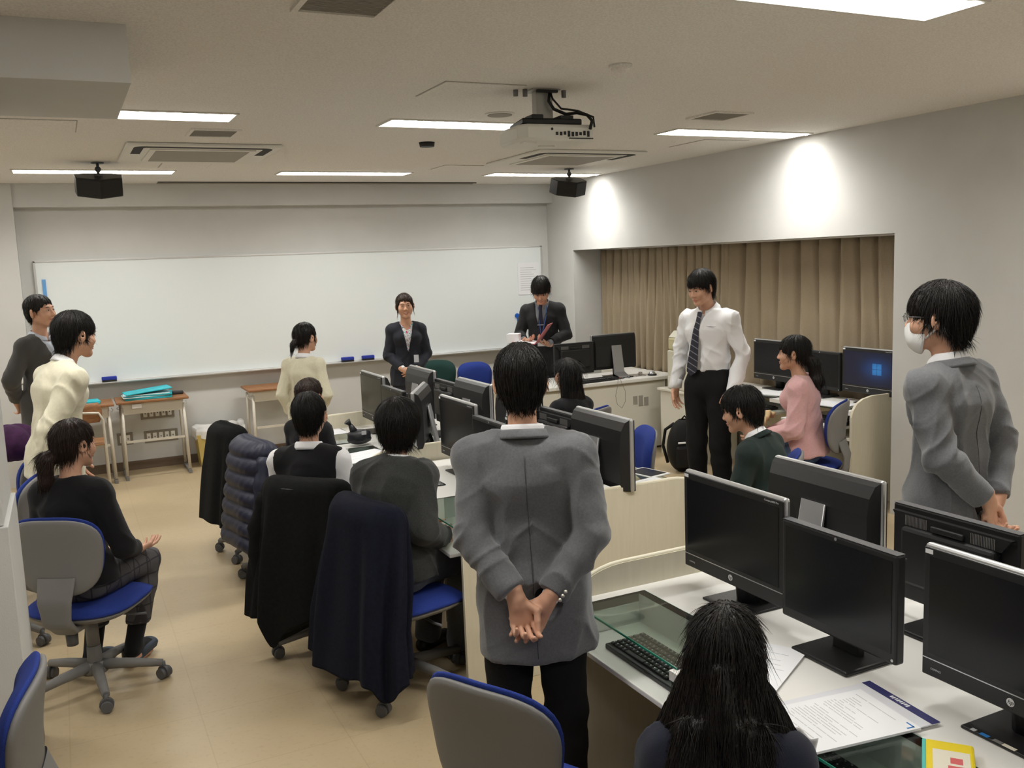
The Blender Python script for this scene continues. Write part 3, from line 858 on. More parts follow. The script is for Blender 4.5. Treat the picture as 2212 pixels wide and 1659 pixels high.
# school chair
t = thing('school_chair', 'wooden school chair with pale tube frame, tucked before the left school desk', 'chair', (0.05, 8.66, 0))
b = MB(); b.sheet(lambda u, v: Vector(((u-0.5)*0.36*(1-0.15*(2*v-1)**2), -0.16-0.03*math.sin(PI*u), 0.62+0.17*v)), 14, 6)
o = b.build('backrest', 'wood', t, fix=False); m_ = o.modifiers.new('s', 'SOLIDIFY'); m_.thickness = 0.012
b = MB(); b.box(-0.19, 0.19, -0.17, 0.18, 0.42, 0.435, bev=0.006); b.build('seat', 'wood', t)
for sx in (-1, 1):
    b = MB(); b.tube([(sx*0.19, -0.17, 0.0), (sx*0.185, -0.165, 0.42), (sx*0.18, -0.175, 0.64), (sx*0.15, -0.18, 0.70), (0, -0.185, 0.715)], 0.011); b.build('leg', 'steel_beige', t)
    b = MB(); b.tube([(sx*0.185, -0.16, 0.41), (sx*0.185, 0.15, 0.41), (sx*0.19, 0.17, 0.0)], 0.011); b.build('leg', 'steel_beige', t)

# folders, erasers case etc. on the school desks
mat('turquoise', (0.03, 0.50, 0.60), 0.45, var=0.15, vscale=12)
mat('pale_plastic', (0.62, 0.80, 0.84), 0.4)
rnd = random.Random(3)
for k in range(6):
    a = rnd.uniform(-0.09, 0.09)
    b = MB(); b.box(-0.20, 0.20, -0.13, 0.13, 0, 0.009, bev=0.002)
    if k == 5:
        for v in b.bm.verts:
            if v.co.x > 0.05: v.co.z += (v.co.x-0.05)*0.22
    pos = ['lowest', 'second', 'third', 'fourth', 'fifth', 'topmost'][k]
    o = b.build('clear_folder', 'turquoise' if k not in (2, 4) else 'pale_plastic', loc=(0.64+rnd.uniform(-0.02, 0.02), 9.06, 0.723+0.0095*k), rotz=a)
    tag(o, '%s plastic folder, %s of the stack on the school desk' % ('turquoise' if k not in (2, 4) else 'pale', pos), 'folder', 'folders on the school desk')
mat('case_black', (0.03, 0.03, 0.035), 0.5)
b = MB(); b.box(-0.05, 0.05, -0.03, 0.03, 0, 0.03, bev=0.01)
tag(b.build('pencil_case', 'case_black', loc=(0.91, 9.12, 0.7225)), 'small black case beside the folder stack on the school desk', 'case')
for k in range(2):
    b = MB(); b.box(-0.14, 0.14, -0.10, 0.10, 0, 0.012, bev=0.002)
    tag(b.build('clear_folder', 'turquoise', loc=(0.09, 9.02, 0.723+0.013*k), rotz=0.1*k), '%s turquoise folder on the left school desk' % ('lower', 'upper')[k], 'folder', 'folders on the left school desk')

# waste bin
mat('card_yellow', (0.58, 0.44, 0.14), 0.7, var=0.05, vscale=8); mat('bag_white', (0.80, 0.79, 0.78), 0.5)
t = thing('waste_bin', 'yellow cardboard waste bin lined with a white bag by the front wall', 'bin', (1.27, 9.19, 0))
b = MB(); b.prism([(-0.20, -0.10), (0.20, -0.10), (0.20, 0.13), (-0.20, 0.13)], 0, 0.31, 'z')
for v in b.bm.verts:
    if v.co.z > 0.1: v.co.x *= 1.12; v.co.y *= 1.05
b.build('bin_box', 'card_yellow', t)
rnd = random.Random(6)
def bagf(u, v):
    a = u*2*PI
    sx = 0.237+0.008*math.sin(7*a)+0.006*math.sin(13*a+2)
    c_, s_ = math.cos(a), math.sin(a)
    x = sx*math.copysign(abs(c_)**0.35, c_); y = 0.015+(0.130+0.004*math.sin(9*a))*math.copysign(abs(s_)**0.35, s_)
    z = [0.27+0.01*math.sin(5*a), 0.33, 0.375+0.012*math.sin(3*a+1)+0.02*max(0, math.cos(a-0.6))**4, 0.36, 0.29][int(round(v*4))]
    k = [1.005, 1.01, 0.985, 0.93, 0.90][int(round(v*4))]
    return Vector((x*k, y*k, z))
b = MB(); b.sheet(bagf, 60, 5, close_u=True)
b.ball((0.12, 0.02, 0.36), (0.07, 0.06, 0.045), seg=12)
b.box(-0.19, 0.19, -0.09, 0.11, 0.32, 0.335)
b.build('bin_bag', 'bag_white', t, fix=False)
# ================================================================ office chairs
def pad(b, outline, place, t_back, t_front, rings=9, n=48, m=None, dome=0.5):
    """closed cushion solid: outline(phi)->(x,z) half sizes, place(x,z,t)->Vector"""
    mi = b._mi(m)
    layers = []
    rs = [0.0]+[(k/rings)**0.7 for k in range(1, rings+1)]
    def thick(r): return (1-max(0, (r-0.6)/0.4)**2.4*dome)
    F, B = [], []
    for r in rs[1:]:
        fr, br = [], []
        for i in range(n):
            a = 2*PI*i/n
            x, z = outline(a)
            k = thick(r)
            fr.append(b.bm.verts.new(place(x*r, z*r, t_front*k)))
            br.append(b.bm.verts.new(place(x*r, z*r, t_back*k)))
        F.append(fr); B.append(br)
    cf = b.bm.verts.new(place(0, 0, t_front)); cb = b.bm.verts.new(place(0, 0, t_back))
    fs = []
    for L, c in ((F, cf), (B, cb)):
        for i in range(n): fs.append(b.bm.faces.new((c, L[0][i], L[0][(i+1) % n])))
        for r in range(len(L)-1):
            for i in range(n): fs.append(b.bm.faces.new((L[r][i], L[r][(i+1) % n], L[r+1][(i+1) % n], L[r+1][i])))
    # rounded rim
    mid = []
    for i in range(n):
        x, z = outline(2*PI*i/n)
        mid.append(b.bm.verts.new(place(x*1.02, z*1.02, (t_front+t_back)/2*(1-dome))))
    for L in (F[-1], B[-1]):
        for i in range(n): fs.append(b.bm.faces.new((L[i], L[(i+1) % n], mid[(i+1) % n], mid[i])))
    for f in fs: f.material_index = mi; f.smooth = True
def sup(a, hx, hz, p=2.8):
    c, s = math.cos(a), math.sin(a)
    r = (abs(c)**p+abs(s)**p)**(-1/p)
    return c*r*hx, s*r*hz
def make_chair(label, loc, rotz, zs=0.425, group='blue office chairs'):
    t = thing('office_chair', label, 'chair', loc, rotz, group)
    def backout(k):
        def f(a):
            x, z = sup(a, 0.192*k, 0.168*k, 3.0)
            x *= 1+0.12*(z/0.168)
            return x, z
        return f
    def backplace(x, z, tt):
        y = -0.215+0.9*x*x-0.10*(z+0.02)-0.5*z*z
        return Vector((x, y+tt, zs+0.255+z))
    b = MB(); pad(b, backout(1.0), backplace, -0.022, 0.004, m=None, dome=0.35); b.build('back_shell', 'grey_plastic', t)
    b = MB(); pad(b, backout(1.0), backplace, 0.000, 0.050, dome=0.75)
    for v in b.bm.verts: v.co.z += 0.010
    b.build('back_cushion', 'blue_fabric', t)
    def seatout(k):
        def f(a):
            x, y = sup(a, 0.235*k, 0.225*k, 3.2)
            return x, y
        return f
    def seatplace(x, y, tt):
        return Vector((x, y+0.02, zs-0.03+tt-0.9*max(0, y-0.12)**2*3+0.25*x*x+0.3*max(0, -y-0.1)**2))
    b = MB(); pad(b, seatout(1.0), seatplace, -0.012, 0.040, dome=0.7); b.build('seat_cushion', 'blue_fabric', t)
    b = MB(); pad(b, seatout(0.97), seatplace, -0.045, -0.010, dome=0.6); b.build('seat_pan', 'grey_plastic', t)
    b = MB()
    def br(u, v):
        path = [(-0.225, zs+0.17), (-0.262, zs+0.07), (-0.255, zs-0.02), (-0.20, zs-0.075), (-0.08, zs-0.085)]
        f = v*(len(path)-1); i = min(int(f), len(path)-2); q = f-i
        y = path[i][0]*(1-q)+path[i+1][0]*q; z = path[i][1]*(1-q)+path[i+1][1]*q
        ws = [0.085, 0.075, 0.062, 0.055, 0.05]
        ww = ws[i]*(1-q)+ws[i+1]*q
        a = 2*PI*u
        c, s = math.cos(a), math.sin(a)
        return Vector((ww*math.copysign(abs(c)**0.6, c), y+0.018*math.copysign(abs(s)**0.6, s)*(0.7 if v < 0.6 else 0.3), z+0.018*math.copysign(abs(s)**0.6, s)*(0.0 if v < 0.4 else 1)))
    b.sheet(br, 20, 17, close_u=True)
    b.build('back_bracket', 'grey_plastic', t)
    b = MB(); b.box(-0.07, 0.07, -0.10, 0.09, zs-0.10, zs-0.045, bev=0.012); b.cyl((0, -0.16, zs-0.10), (0, -0.16, zs-0.155), 0.026, 0.024)
    b.build('tilt_mechanism', 'dark_grey_plastic', t)
    b = MB(); b.tube([(0.05, 0.02, zs-0.08), (0.20, 0.02, zs-0.09), (0.25, 0.02, zs-0.085)], 0.006); b.build('height_lever', 'dark_grey_plastic', t)
    b = MB(); b.cyl((0, 0, 0.09), (0, 0, 0.20), 0.034, 0.030, seg=20); b.cyl((0, 0, 0.20), (0, 0, zs-0.08), 0.028, 0.026, seg=20)
    b.build('gas_column', 'grey_plastic', t)
    b = MB(); b.cyl((0, 0, 0.075), (0, 0, 0.125), 0.052, 0.040, seg=20)
    for k in range(5):
        a = 2*PI*k/5+0.31
        b.tube([(0.03*math.cos(a), 0.03*math.sin(a), 0.105), (0.16*math.cos(a), 0.16*math.sin(a), 0.093), (0.285*math.cos(a), 0.285*math.sin(a), 0.074)], [0.026, 0.022, 0.017], seg=10)
    b.build('star_base', 'grey_plastic', t)
    for k in range(5):
        a = 2*PI*k/5+0.31
        cx, cy = 0.288*math.cos(a), 0.288*math.sin(a)
        w_ = a+0.9+k*1.3
        ux, uy = math.cos(w_), math.sin(w_)
        b = MB()
        for sgn in (-1, 1):
            b.cyl((cx+ux*0.007*sgn, cy+uy*0.007*sgn, 0.027), (cx+ux*0.027*sgn, cy+uy*0.027*sgn, 0.027), 0.0265, 0.024, seg=18)
        b.cyl((cx, cy, 0.03), (cx, cy, 0.08), 0.009, 0.009)
        b.cyl((cx-ux*0.009, cy-uy*0.009, 0.032), (cx+ux*0.009, cy+uy*0.009, 0.032), 0.030, seg=18)
        b.build('caster', 'dark_grey_plastic', t)
    return t
def ang(fx, fy):      # rotz so that local +y looks along (fx, fy)
    return math.atan2(-fx, fy)
ch = make_chair('blue and grey office chair under the woman in black at the left aisle', (-0.01, 4.425, 0), ang(0.50, 0.86))
CH = lambda x, y, fx, fy, lab, z=0: dup(ch, (x, y, z), ang(fx, fy), lab)
CH(1.02, 2.03, 0.88, 0.47, 'empty blue and grey office chair with its back to the viewer, bottom centre')
CH(-0.385, 2.62, -1.0, 0.10, 'blue and grey office chair cut by the left edge of the picture, beside the pier')
CH(1.23, 3.72, 0.97, 0.25, 'blue office chair under the person with bobbed hair, dark navy coat over its back')
CH(1.07, 4.33, 0.76, 0.65, 'office chair of the student in the black vest, black coat over its back')
CH(1.10, 5.46, 0.985, 0.17, 'office chair with the quilted navy jacket over its back')
CH(1.06, 6.10, 0.985, 0.17, 'office chair farthest along the aisle with a black jacket over its back')
CH(2.79, 4.48, -0.95, 0.30, 'empty blue office chair right of the monitor beside the grey-jacket student')
CH(3.06, 5.42, -0.5, 0.85, 'blue office chair under the long haired woman beyond the desks')
CH(3.05, 3.58, -0.70, 0.70, 'blue office chair under the student in the dark green blazer')
CH(4.43, 4.62, -0.50, 0.86, 'blue and grey office chair under the pink sweater woman')
CH(3.66, 8.16, 0.15, -0.99, 'empty blue office chair facing the class beside the presenter')
CH(1.12, 1.22, 0.80, 0.60, 'blue office chair under the navy cardigan girl at the bottom of the picture')
CH(-0.42, 5.32, -0.97, 0.25, 'blue and grey office chair half hidden by the pier, nearer of the two there')
CH(-0.43, 5.98, -0.97, 0.25, 'blue and grey office chair behind the pier with purple clothing on it')
gc = dup(ch, (3.30, 8.66, 0), ang(-0.6, -0.8), 'dark green office chair beside the presenter, mostly hidden by a monitor', 'green office chair')
mat('green_fabric', (0.006, 0.035, 0.03), 0.9)
for k in C.objects:
    if k.parent == gc and k.name.split('.')[0] in ('seat_cushion', 'back_cushion'):
        k.data = k.data.copy(); k.data.materials[0] = MATS['green_fabric']
for k in list(C.objects):
    if k.parent == gc and k.name.split('.')[0] in ('seat_cushion', 'back_cushion'): k['label'] = 'dark green fabric cushion'

# ------------------------------------------------ coats over the chair backs
def coat(name, label, m, loc, rotz, zt, zb, wt, wb, dt, db, folds=7, amp=0.018, hem=0.03, quilt=0, seed=0, tips=(), sleeves=True, collar=False, cat='coat'):
    rnd = random.Random(seed)
    ph = [rnd.uniform(0, 6.28) for _ in range(10)]
    t = thing(name, label, cat, loc, rotz)
    NU, NV = 140, 70
    def f(u, v):
        a = 2*PI*u
        c, s = math.cos(a), math.sin(a)
        hem_z = zb+hem*math.sin(a*1+ph[0])+0.5*hem*math.sin(3*a+ph[1])
        for (ta, td, tw) in tips:
            da = (a-ta+PI) % (2*PI)-PI
            hem_z -= td*math.exp(-(da/tw)**2)
        tt = v
        top = min(1, tt/0.10)
        cap = math.sqrt(max(0, 1-(1-top)**2))
        w_ = wt+(wb-wt)*tt**0.9
        d_ = dt+(db-dt)*tt**0.7
        z = zt-(zt-hem_z)*max(0, (tt-0.0))**1.0
        env = min(1, tt*2.2)
        q = amp*env*(math.sin(folds*a+ph[2]+0.8*tt*math.sin(ph[3]))+0.5*math.sin((2*folds+1)*a+ph[4]+1.7*tt))
        if quilt:
            kk = abs(math.sin(PI*tt*quilt))**0.6
            q = 0.25*q+0.026*kk*min(1, tt*6)
            q += 0.0015*math.sin(26*a+6*tt*quilt+ph[5])*kk
        p = 0.62
        x = (w_*(0.80+0.20*cap)+q)*math.copysign(abs(c)**p, c)
        y = (d_*cap+q)*math.copysign(abs(s)**0.8, s)
        zc = z-0.010*abs(c)**4*max(0, 1-tt*3)-0.02*min(1, tt*3)
        # bend: the chair back wraps forward
        y += 0.9*x*x*max(0, 1-tt*1.4)-0.05*tt
        return Vector((x, y, zc))
    b = MB(); g = b.sheet(f, NU, NV, close_u=True)
    b.bm.faces.new(g[0])
    b.bm.faces.new(g[-1][::-1])
    o = b.build('coat_body', m, t)
    if sleeves:
        for sx in (-1, 1):
            b = MB()
            pts = [(sx*(wt*0.88), 0.01, zt-0.10), (sx*(wt*0.98+0.015), -0.035, zt-0.26), (sx*(wt+0.01), -0.05, zt-0.42), (sx*(wt-0.01), -0.04, max(zb+0.06, zt-0.58))]
            P_ = []
            for i in range(13):
                q = i/12*3; k = min(int(q), 2); e = q-k
                P_.append([pts[k][j]*(1-e)+pts[k+1][j]*e for j in range(3)])
            b.tube(P_, [0.048+0.006*math.sin(i*2.1+ph[6])-0.0008*i for i in range(13)], seg=14)
            b.build('sleeve', m, t)
    if not collar: return t
    b = MB()
    b.tube([(wt*0.45*math.cos(a_), dt*0.6*math.sin(a_)-0.010, zt-0.022-0.02*math.sin(a_)) for a_ in [PI+PI*i/10 for i in range(11)]], [0.008]+[0.014]*9+[0.008], seg=10)
    b.build('collar', m, t)
    return t
mat('coat_black', (0.008, 0.0085, 0.0085), 0.95, var=0.2, vscale=60, bump=0.3, bscale=300, spec=0.2)
mat('coat_navy', (0.0075, 0.009, 0.018), 0.95, var=0.2, vscale=60, bump=0.3, bscale=300, spec=0.2)
mat('puffer_navy', (0.012, 0.014, 0.036), 0.5, var=0.15, vscale=30, bump=0.25, bscale=60)
def on_chair(x, y, fx, fy, off=-0.188):
    l = math.hypot(fx, fy); return (x+fx/l*off, y+fy/l*off, 0)
coat('winter_coat', 'long navy wool coat hung over the nearest aisle chair, reaching close to the floor', 'coat_navy', on_chair(1.23, 3.72, 0.97, 0.25), ang(0.97, 0.25), 0.892, 0.19, 0.235, 0.33, 0.080, 0.11, folds=7, amp=0.019, hem=0.03, sleeves=False, seed=3, tips=((-0.5, 0.10, 0.35),))
coat('winter_coat', 'black coat hung over the chair of the student in the vest, with a pointed hem', 'coat_black', on_chair(1.07, 4.33, 0.76, 0.65), ang(0.76, 0.65), 0.890, 0.26, 0.235, 0.30, 0.078, 0.10, folds=6, amp=0.018, hem=0.02, seed=8, tips=((-1.75, 0.14, 0.16),))
coat('quilted_jacket', 'quilted navy down jacket hung over a chair back', 'puffer_navy', on_chair(1.10, 5.46, 0.985, 0.17), ang(0.985, 0.17), 0.892, 0.26, 0.22, 0.24, 0.08, 0.10, folds=4, amp=0.015, quilt=7, seed=5, cat='jacket')
coat('black_jacket', 'black jacket hung over the farthest aisle chair', 'coat_black', on_chair(1.06, 6.10, 0.985, 0.17), ang(0.985, 0.17), 0.89, 0.27, 0.20, 0.25, 0.085, 0.11, folds=5, amp=0.016, hem=0.02, seed=7, cat='jacket')
mat('purple_cloth', (0.045, 0.010, 0.050), 0.9, var=0.3, vscale=30)
rnd = random.Random(9)
b = MB()
b.sheet(lambda u, v: Vector(((0.13+0.02*math.sin(5*u*6.28))*math.sin(PI*v)*math.cos(2*PI*u), (0.10+0.015*math.sin(4*u*6.28+1))*math.sin(PI*v)*math.sin(2*PI*u), 0.11*math.cos(PI*v)+0.015*math.sin(3*u*6.28)*math.sin(PI*v))), 40, 18, close_u=True)
tag(b.build('purple_garment', 'purple_cloth', loc=(-0.33, 6.08, 0.90)), 'crumpled purple clothing on the chair behind the pier', 'clothing')

# ------------------------------------------------ papers and small things on the desks
def papers(name, label, x, y, z, rz, w_, h_, lines=14, m='paper', cat='paper', th=0.002, group=None, col='grey_print', seed=1, blocks=None):
    t = thing(name, label, cat, (x, y, z), rz, group)
    rbox('sheet', m, -w_/2, w_/2, -h_/2, h_/2, 0, th, t)
    if lines:
        rnd = random.Random(seed)
        b = MB()
        for i in range(lines):
            yy = h_/2-0.03-i*(h_-0.05)/lines
            if rnd.random() < 0.12: continue
            x0 = -w_/2+0.02+(0.01 if rnd.random() < 0.4 else 0)
            while x0 < w_/2-0.05:
                L = rnd.uniform(0.01, 0.05)
                b.box(x0, min(x0+L, w_/2-0.02), yy, yy+0.0022, th, th+0.0003)
                x0 += L+rnd.uniform(0.002, 0.006)
                if rnd.random() < 0.2: break
        b.build('printed_lines', col, t)
    return t
mat('folder_navy', (0.03, 0.03, 0.13), 0.5); mat('folder_pale', (0.70, 0.71, 0.76), 0.4); mat('corner_blue', (0.03, 0.20, 0.55), 0.5)
t = papers('document_folder', 'pale folder with a navy stripe lying under the printed sheets at the bottom right', 1.665, 1.575, 0.7065, math.radians(-6), 0.31, 0.24, 0, 'folder_pale', 'folder', 0.003)
o = rbox('navy_stripe', 'folder_navy', 0.13, 0.156, -0.121, 0.121, 0.003, 0.0036, t)
b = MB()
for k in range(8): b.box(0.138+0.002*(k % 2), 0.150, -0.03+k*0.008, -0.025+k*0.008, 0.0036, 0.0039)
b.build('stripe_lettering', 'paper', o)
t = papers('printed_sheets', 'stack of printed white sheets on the glass panel at the bottom right', 1.60, 1.56, 0.712, math.radians(-98), 0.215, 0.30, 26, th=0.006, seed=5)
b = MB(); b.box(0.075, 0.10, 0.135, 0.139, 0.0061, 0.0066); b.box(0.096, 0.10, 0.118, 0.139, 0.0061, 0.0066)
b.build('corner_mark', 'corner_blue', t)
papers('handout_sheet', 'printed sheet on the worktop behind the head of the navy cardigan girl', 1.66, 1.92, 0.7065, math.radians(-60), 0.20, 0.28, 16, th=0.001, seed=7)
papers('paper_slip', 'small white slip on the keyboard beside the navy cardigan girl', 1.545, 2.05, 0.628, 0.3, 0.06, 0.05, 0, th=0.001)
mat('book_yellow', (0.80, 0.62, 0.02), 0.5); mat('book_teal', (0.10, 0.50, 0.45), 0.5); mat('label_cream', (0.74, 0.70, 0.58), 0.6); mat('print_red', (0.62, 0.12, 0.12), 0.6)
t = thing('yellow_notebook', 'yellow booklet with teal spine and cream label at the bottom right edge', 'notebook', (1.665, 1.305, 0.7065), math.radians(-50))
rbox('cover', 'book_yellow', -0.045, 0.055, -0.09, 0.07, 0, 0.022, t, 0.006)
rbox('spine', 'book_teal', -0.052, -0.043, -0.09, 0.07, -0.0005, 0.021, t, 0.003)
q = rbox('cover_label', 'label_cream', -0.03, 0.045, -0.08, 0.025, 0.022, 0.0228, t)
b = MB(); b.box(0.005, 0.03, -0.03, -0.005, 0.0228, 0.0232); b.box(0.0, 0.035, -0.06, -0.04, 0.0228, 0.0232)
b.build('label_print', 'print_red', q)
for k, (c_, w_) in enumerate((('logo_silver', 0.012), ('corner_blue', 0.022), ('grey_plastic', 0.022), ('label_cream', 0.032))):
    b = MB(); b.box(-0.006, 0.006, 0, w_, 0, 0.0005)
    o = b.build('base_sticker', c_, loc=(1.845, 1.372-0.034*k, 0.7086))
    tag(o, ['tiny pale sticker', 'blue round sticker', 'grey square sticker', 'cream long sticker'][k]+' on the foot of the rightmost nearest monitor', 'sticker', 'stickers on the monitor foot')
papers('paper_stack', 'white paper pile on the far desk beside the bobbed hair person', 1.52, 4.98-0.32, 0.7065, 0.5, 0.30, 0.24, 0, th=0.008)
papers('open_booklet', 'white open booklet on the far desk between the two seated students', 1.56, 5.32, 0.7065, 0.3, 0.34, 0.26, 3, th=0.006)
papers('pink_handout', 'pale pink printed sheet on the farthest desk by its end panel', 1.56, 6.26, 0.7065, 0.1, 0.30, 0.21, 5, 'pink_paper' if False else 'paper', th=0.001)
papers('paper_pile', 'white papers on the desk in front of the empty blue chair', 2.60, 3.72, 0.7065, 0.2, 0.21, 0.29, 6, th=0.006)
papers('photo_print', 'sheet with dark printed blocks behind the cream partition top', 2.16, 3.66, 0.701, 0.1, 0.20, 0.14, 6, th=0.001, col='ink')
papers('paper_sheets', 'white sheets on the wall desk left of the pink sweater woman', 5.10, 5.72, 0.7065, 0.4, 0.22, 0.30, 0, th=0.004)
papers('paper_sheet', 'white sheet with pens on the wall desk right of the blue chair', 5.06, 5.02, 0.7065, 0.1, 0.21, 0.30, 0, th=0.002)
mat('pouch_black', (0.02, 0.02, 0.025), 0.45)
t = thing('black_pouch', 'black tied cloth pouch standing on the farthest desk', 'pouch', (1.655, 5.72, 0.7065))
b = MB(); b.ball((0, 0, 0.05), (0.085, 0.06, 0.05))
for v in b.bm.verts: v.co.x *= 1+0.1*math.sin(v.co.z*90); v.co.z = max(v.co.z, 0.0)
b.build('pouch_body', 'pouch_black', t)
b = MB(); b.cyl((-0.03, 0, 0.08), (-0.055, 0, 0.135), 0.028, 0.014, seg=10); b.cyl((-0.055, 0, 0.135), (-0.075, 0, 0.16), 0.010, 0.024, seg=8)
b.build('tied_neck', 'pouch_black', t)
rbox('tag', 'grey_print', 0.0, 0.03, -0.062, -0.058, 0.07, 0.095, t)
b = MB()
for k in range(3):
    b.tube([(2.08+0.03*k, 5.02+0.05*k+0.04*math.sin(i*1.2+k), 0.71+0.02*math.sin(i*0.9)) for i in range(9)], 0.004, seg=6)
tag(b.build('white_cables', 'paper'), 'white cables bundled between the two middle desks', 'cable')
b = MB()
for k in range(3):
    b.tube([(5.0+0.02*k+0.02*math.cos(i*0.7), 4.93+0.10*k*0.6+0.07*math.sin(i*0.7), 0.03+0.09*(1-math.cos(i*0.7))) for i in range(10)], 0.004, seg=6)
b.box(4.95, 5.15, 4.85, 4.91, 0.0, 0.035, bev=0.005)
tag(b.build('power_strip', 'paper'), 'white power strip with looping cable under the wall desk', 'power strip')
# camera-like webcam bit on the monitor beside the grey-jacket student
b = MB(); b.ball((0, 0, 0), (0.012, 0.010, 0.010)); b.tube([(0, 0, 0), (-0.01, -0.004, -0.03), (-0.02, -0.004, -0.08)], 0.0025, seg=6)
tag(b.build('cable_plug', 'grille', loc=(2.352, 3.60, 0.86)), 'pale plug with cable on the back of the monitor beside the grey-jacket student', 'plug')
mat('tablet_white', (0.8, 0.8, 0.8), 0.4)
t = thing('white_tablet', 'white framed tablet standing tilted on the desk beside the empty blue chair', 'tablet', (2.70, 3.98, 0.7065), 0.2)
rbox('tablet_frame', 'tablet_white', -0.07, 0.07, -0.10, 0.10, 0, 0.008, t, 0.003)
rbox('tablet_screen', 'screen', -0.06, 0.06, -0.085, 0.085, 0.008, 0.0085, t)

# backpack
mat('backpack_black', (0.008, 0.008, 0.008), 0.6, bump=0.3, bscale=60, spec=0.3)
t = thing('backpack', 'black backpack standing on the floor beside the white-shirt student', 'backpack', (4.70, 6.34, 0), ang(-0.3, -0.9))
b = MB()
b.sheet(lambda u, v: Vector((0.17*math.copysign(abs(math.cos(2*PI*u))**0.6, math.cos(2*PI*u))*(math.sin(PI*(0.02+0.96*v)))**0.35*(1-0.15*v), 0.11*math.copysign(abs(math.sin(2*PI*u))**0.7, math.sin(2*PI*u))*(math.sin(PI*(0.02+0.96*v)))**0.35*(1-0.3*v), 0.45*v)), 40, 24, close_u=True)
b.build('main_bag', 'backpack_black', t, fix=False)
b = MB(); b.box(-0.12, 0.12, 0.09, 0.135, 0.05, 0.24, bev=0.025); b.build('front_pocket', 'backpack_black', t)
for sx in (-1, 1):
    b = MB(); b.tube([(sx*0.07, -0.09, 0.40), (sx*0.13, -0.15, 0.34), (sx*0.15, -0.16, 0.20), (sx*0.12, -0.12, 0.05)], 0.014); b.build('shoulder_strap', 'backpack_black', t)
b = MB(); b.tube([(-0.03, -0.02, 0.44), (0, -0.02, 0.475), (0.03, -0.02, 0.44)], 0.008); b.build('grab_handle', 'backpack_black', t)
b = MB(); b.box(0.02, 0.10, 0.11, 0.118, 0.26, 0.275, bev=0.003); b.build('white_tag', 'paper', t)
# black bag at the feet of the pink sweater woman, pole on the floor by the front wall
b = MB(); b.tube([(1.62, 8.90, 0.02), (2.4, 8.98, 0.02)], 0.014, m='steel_beige'); b.cyl((1.64, 8.902, 0.02), (1.74, 8.911, 0.02), 0.019, m='corner_blue')
tag(b.build('pole', 'steel_beige'), 'pale pole with a blue grip lying on the floor by the front wall', 'pole')
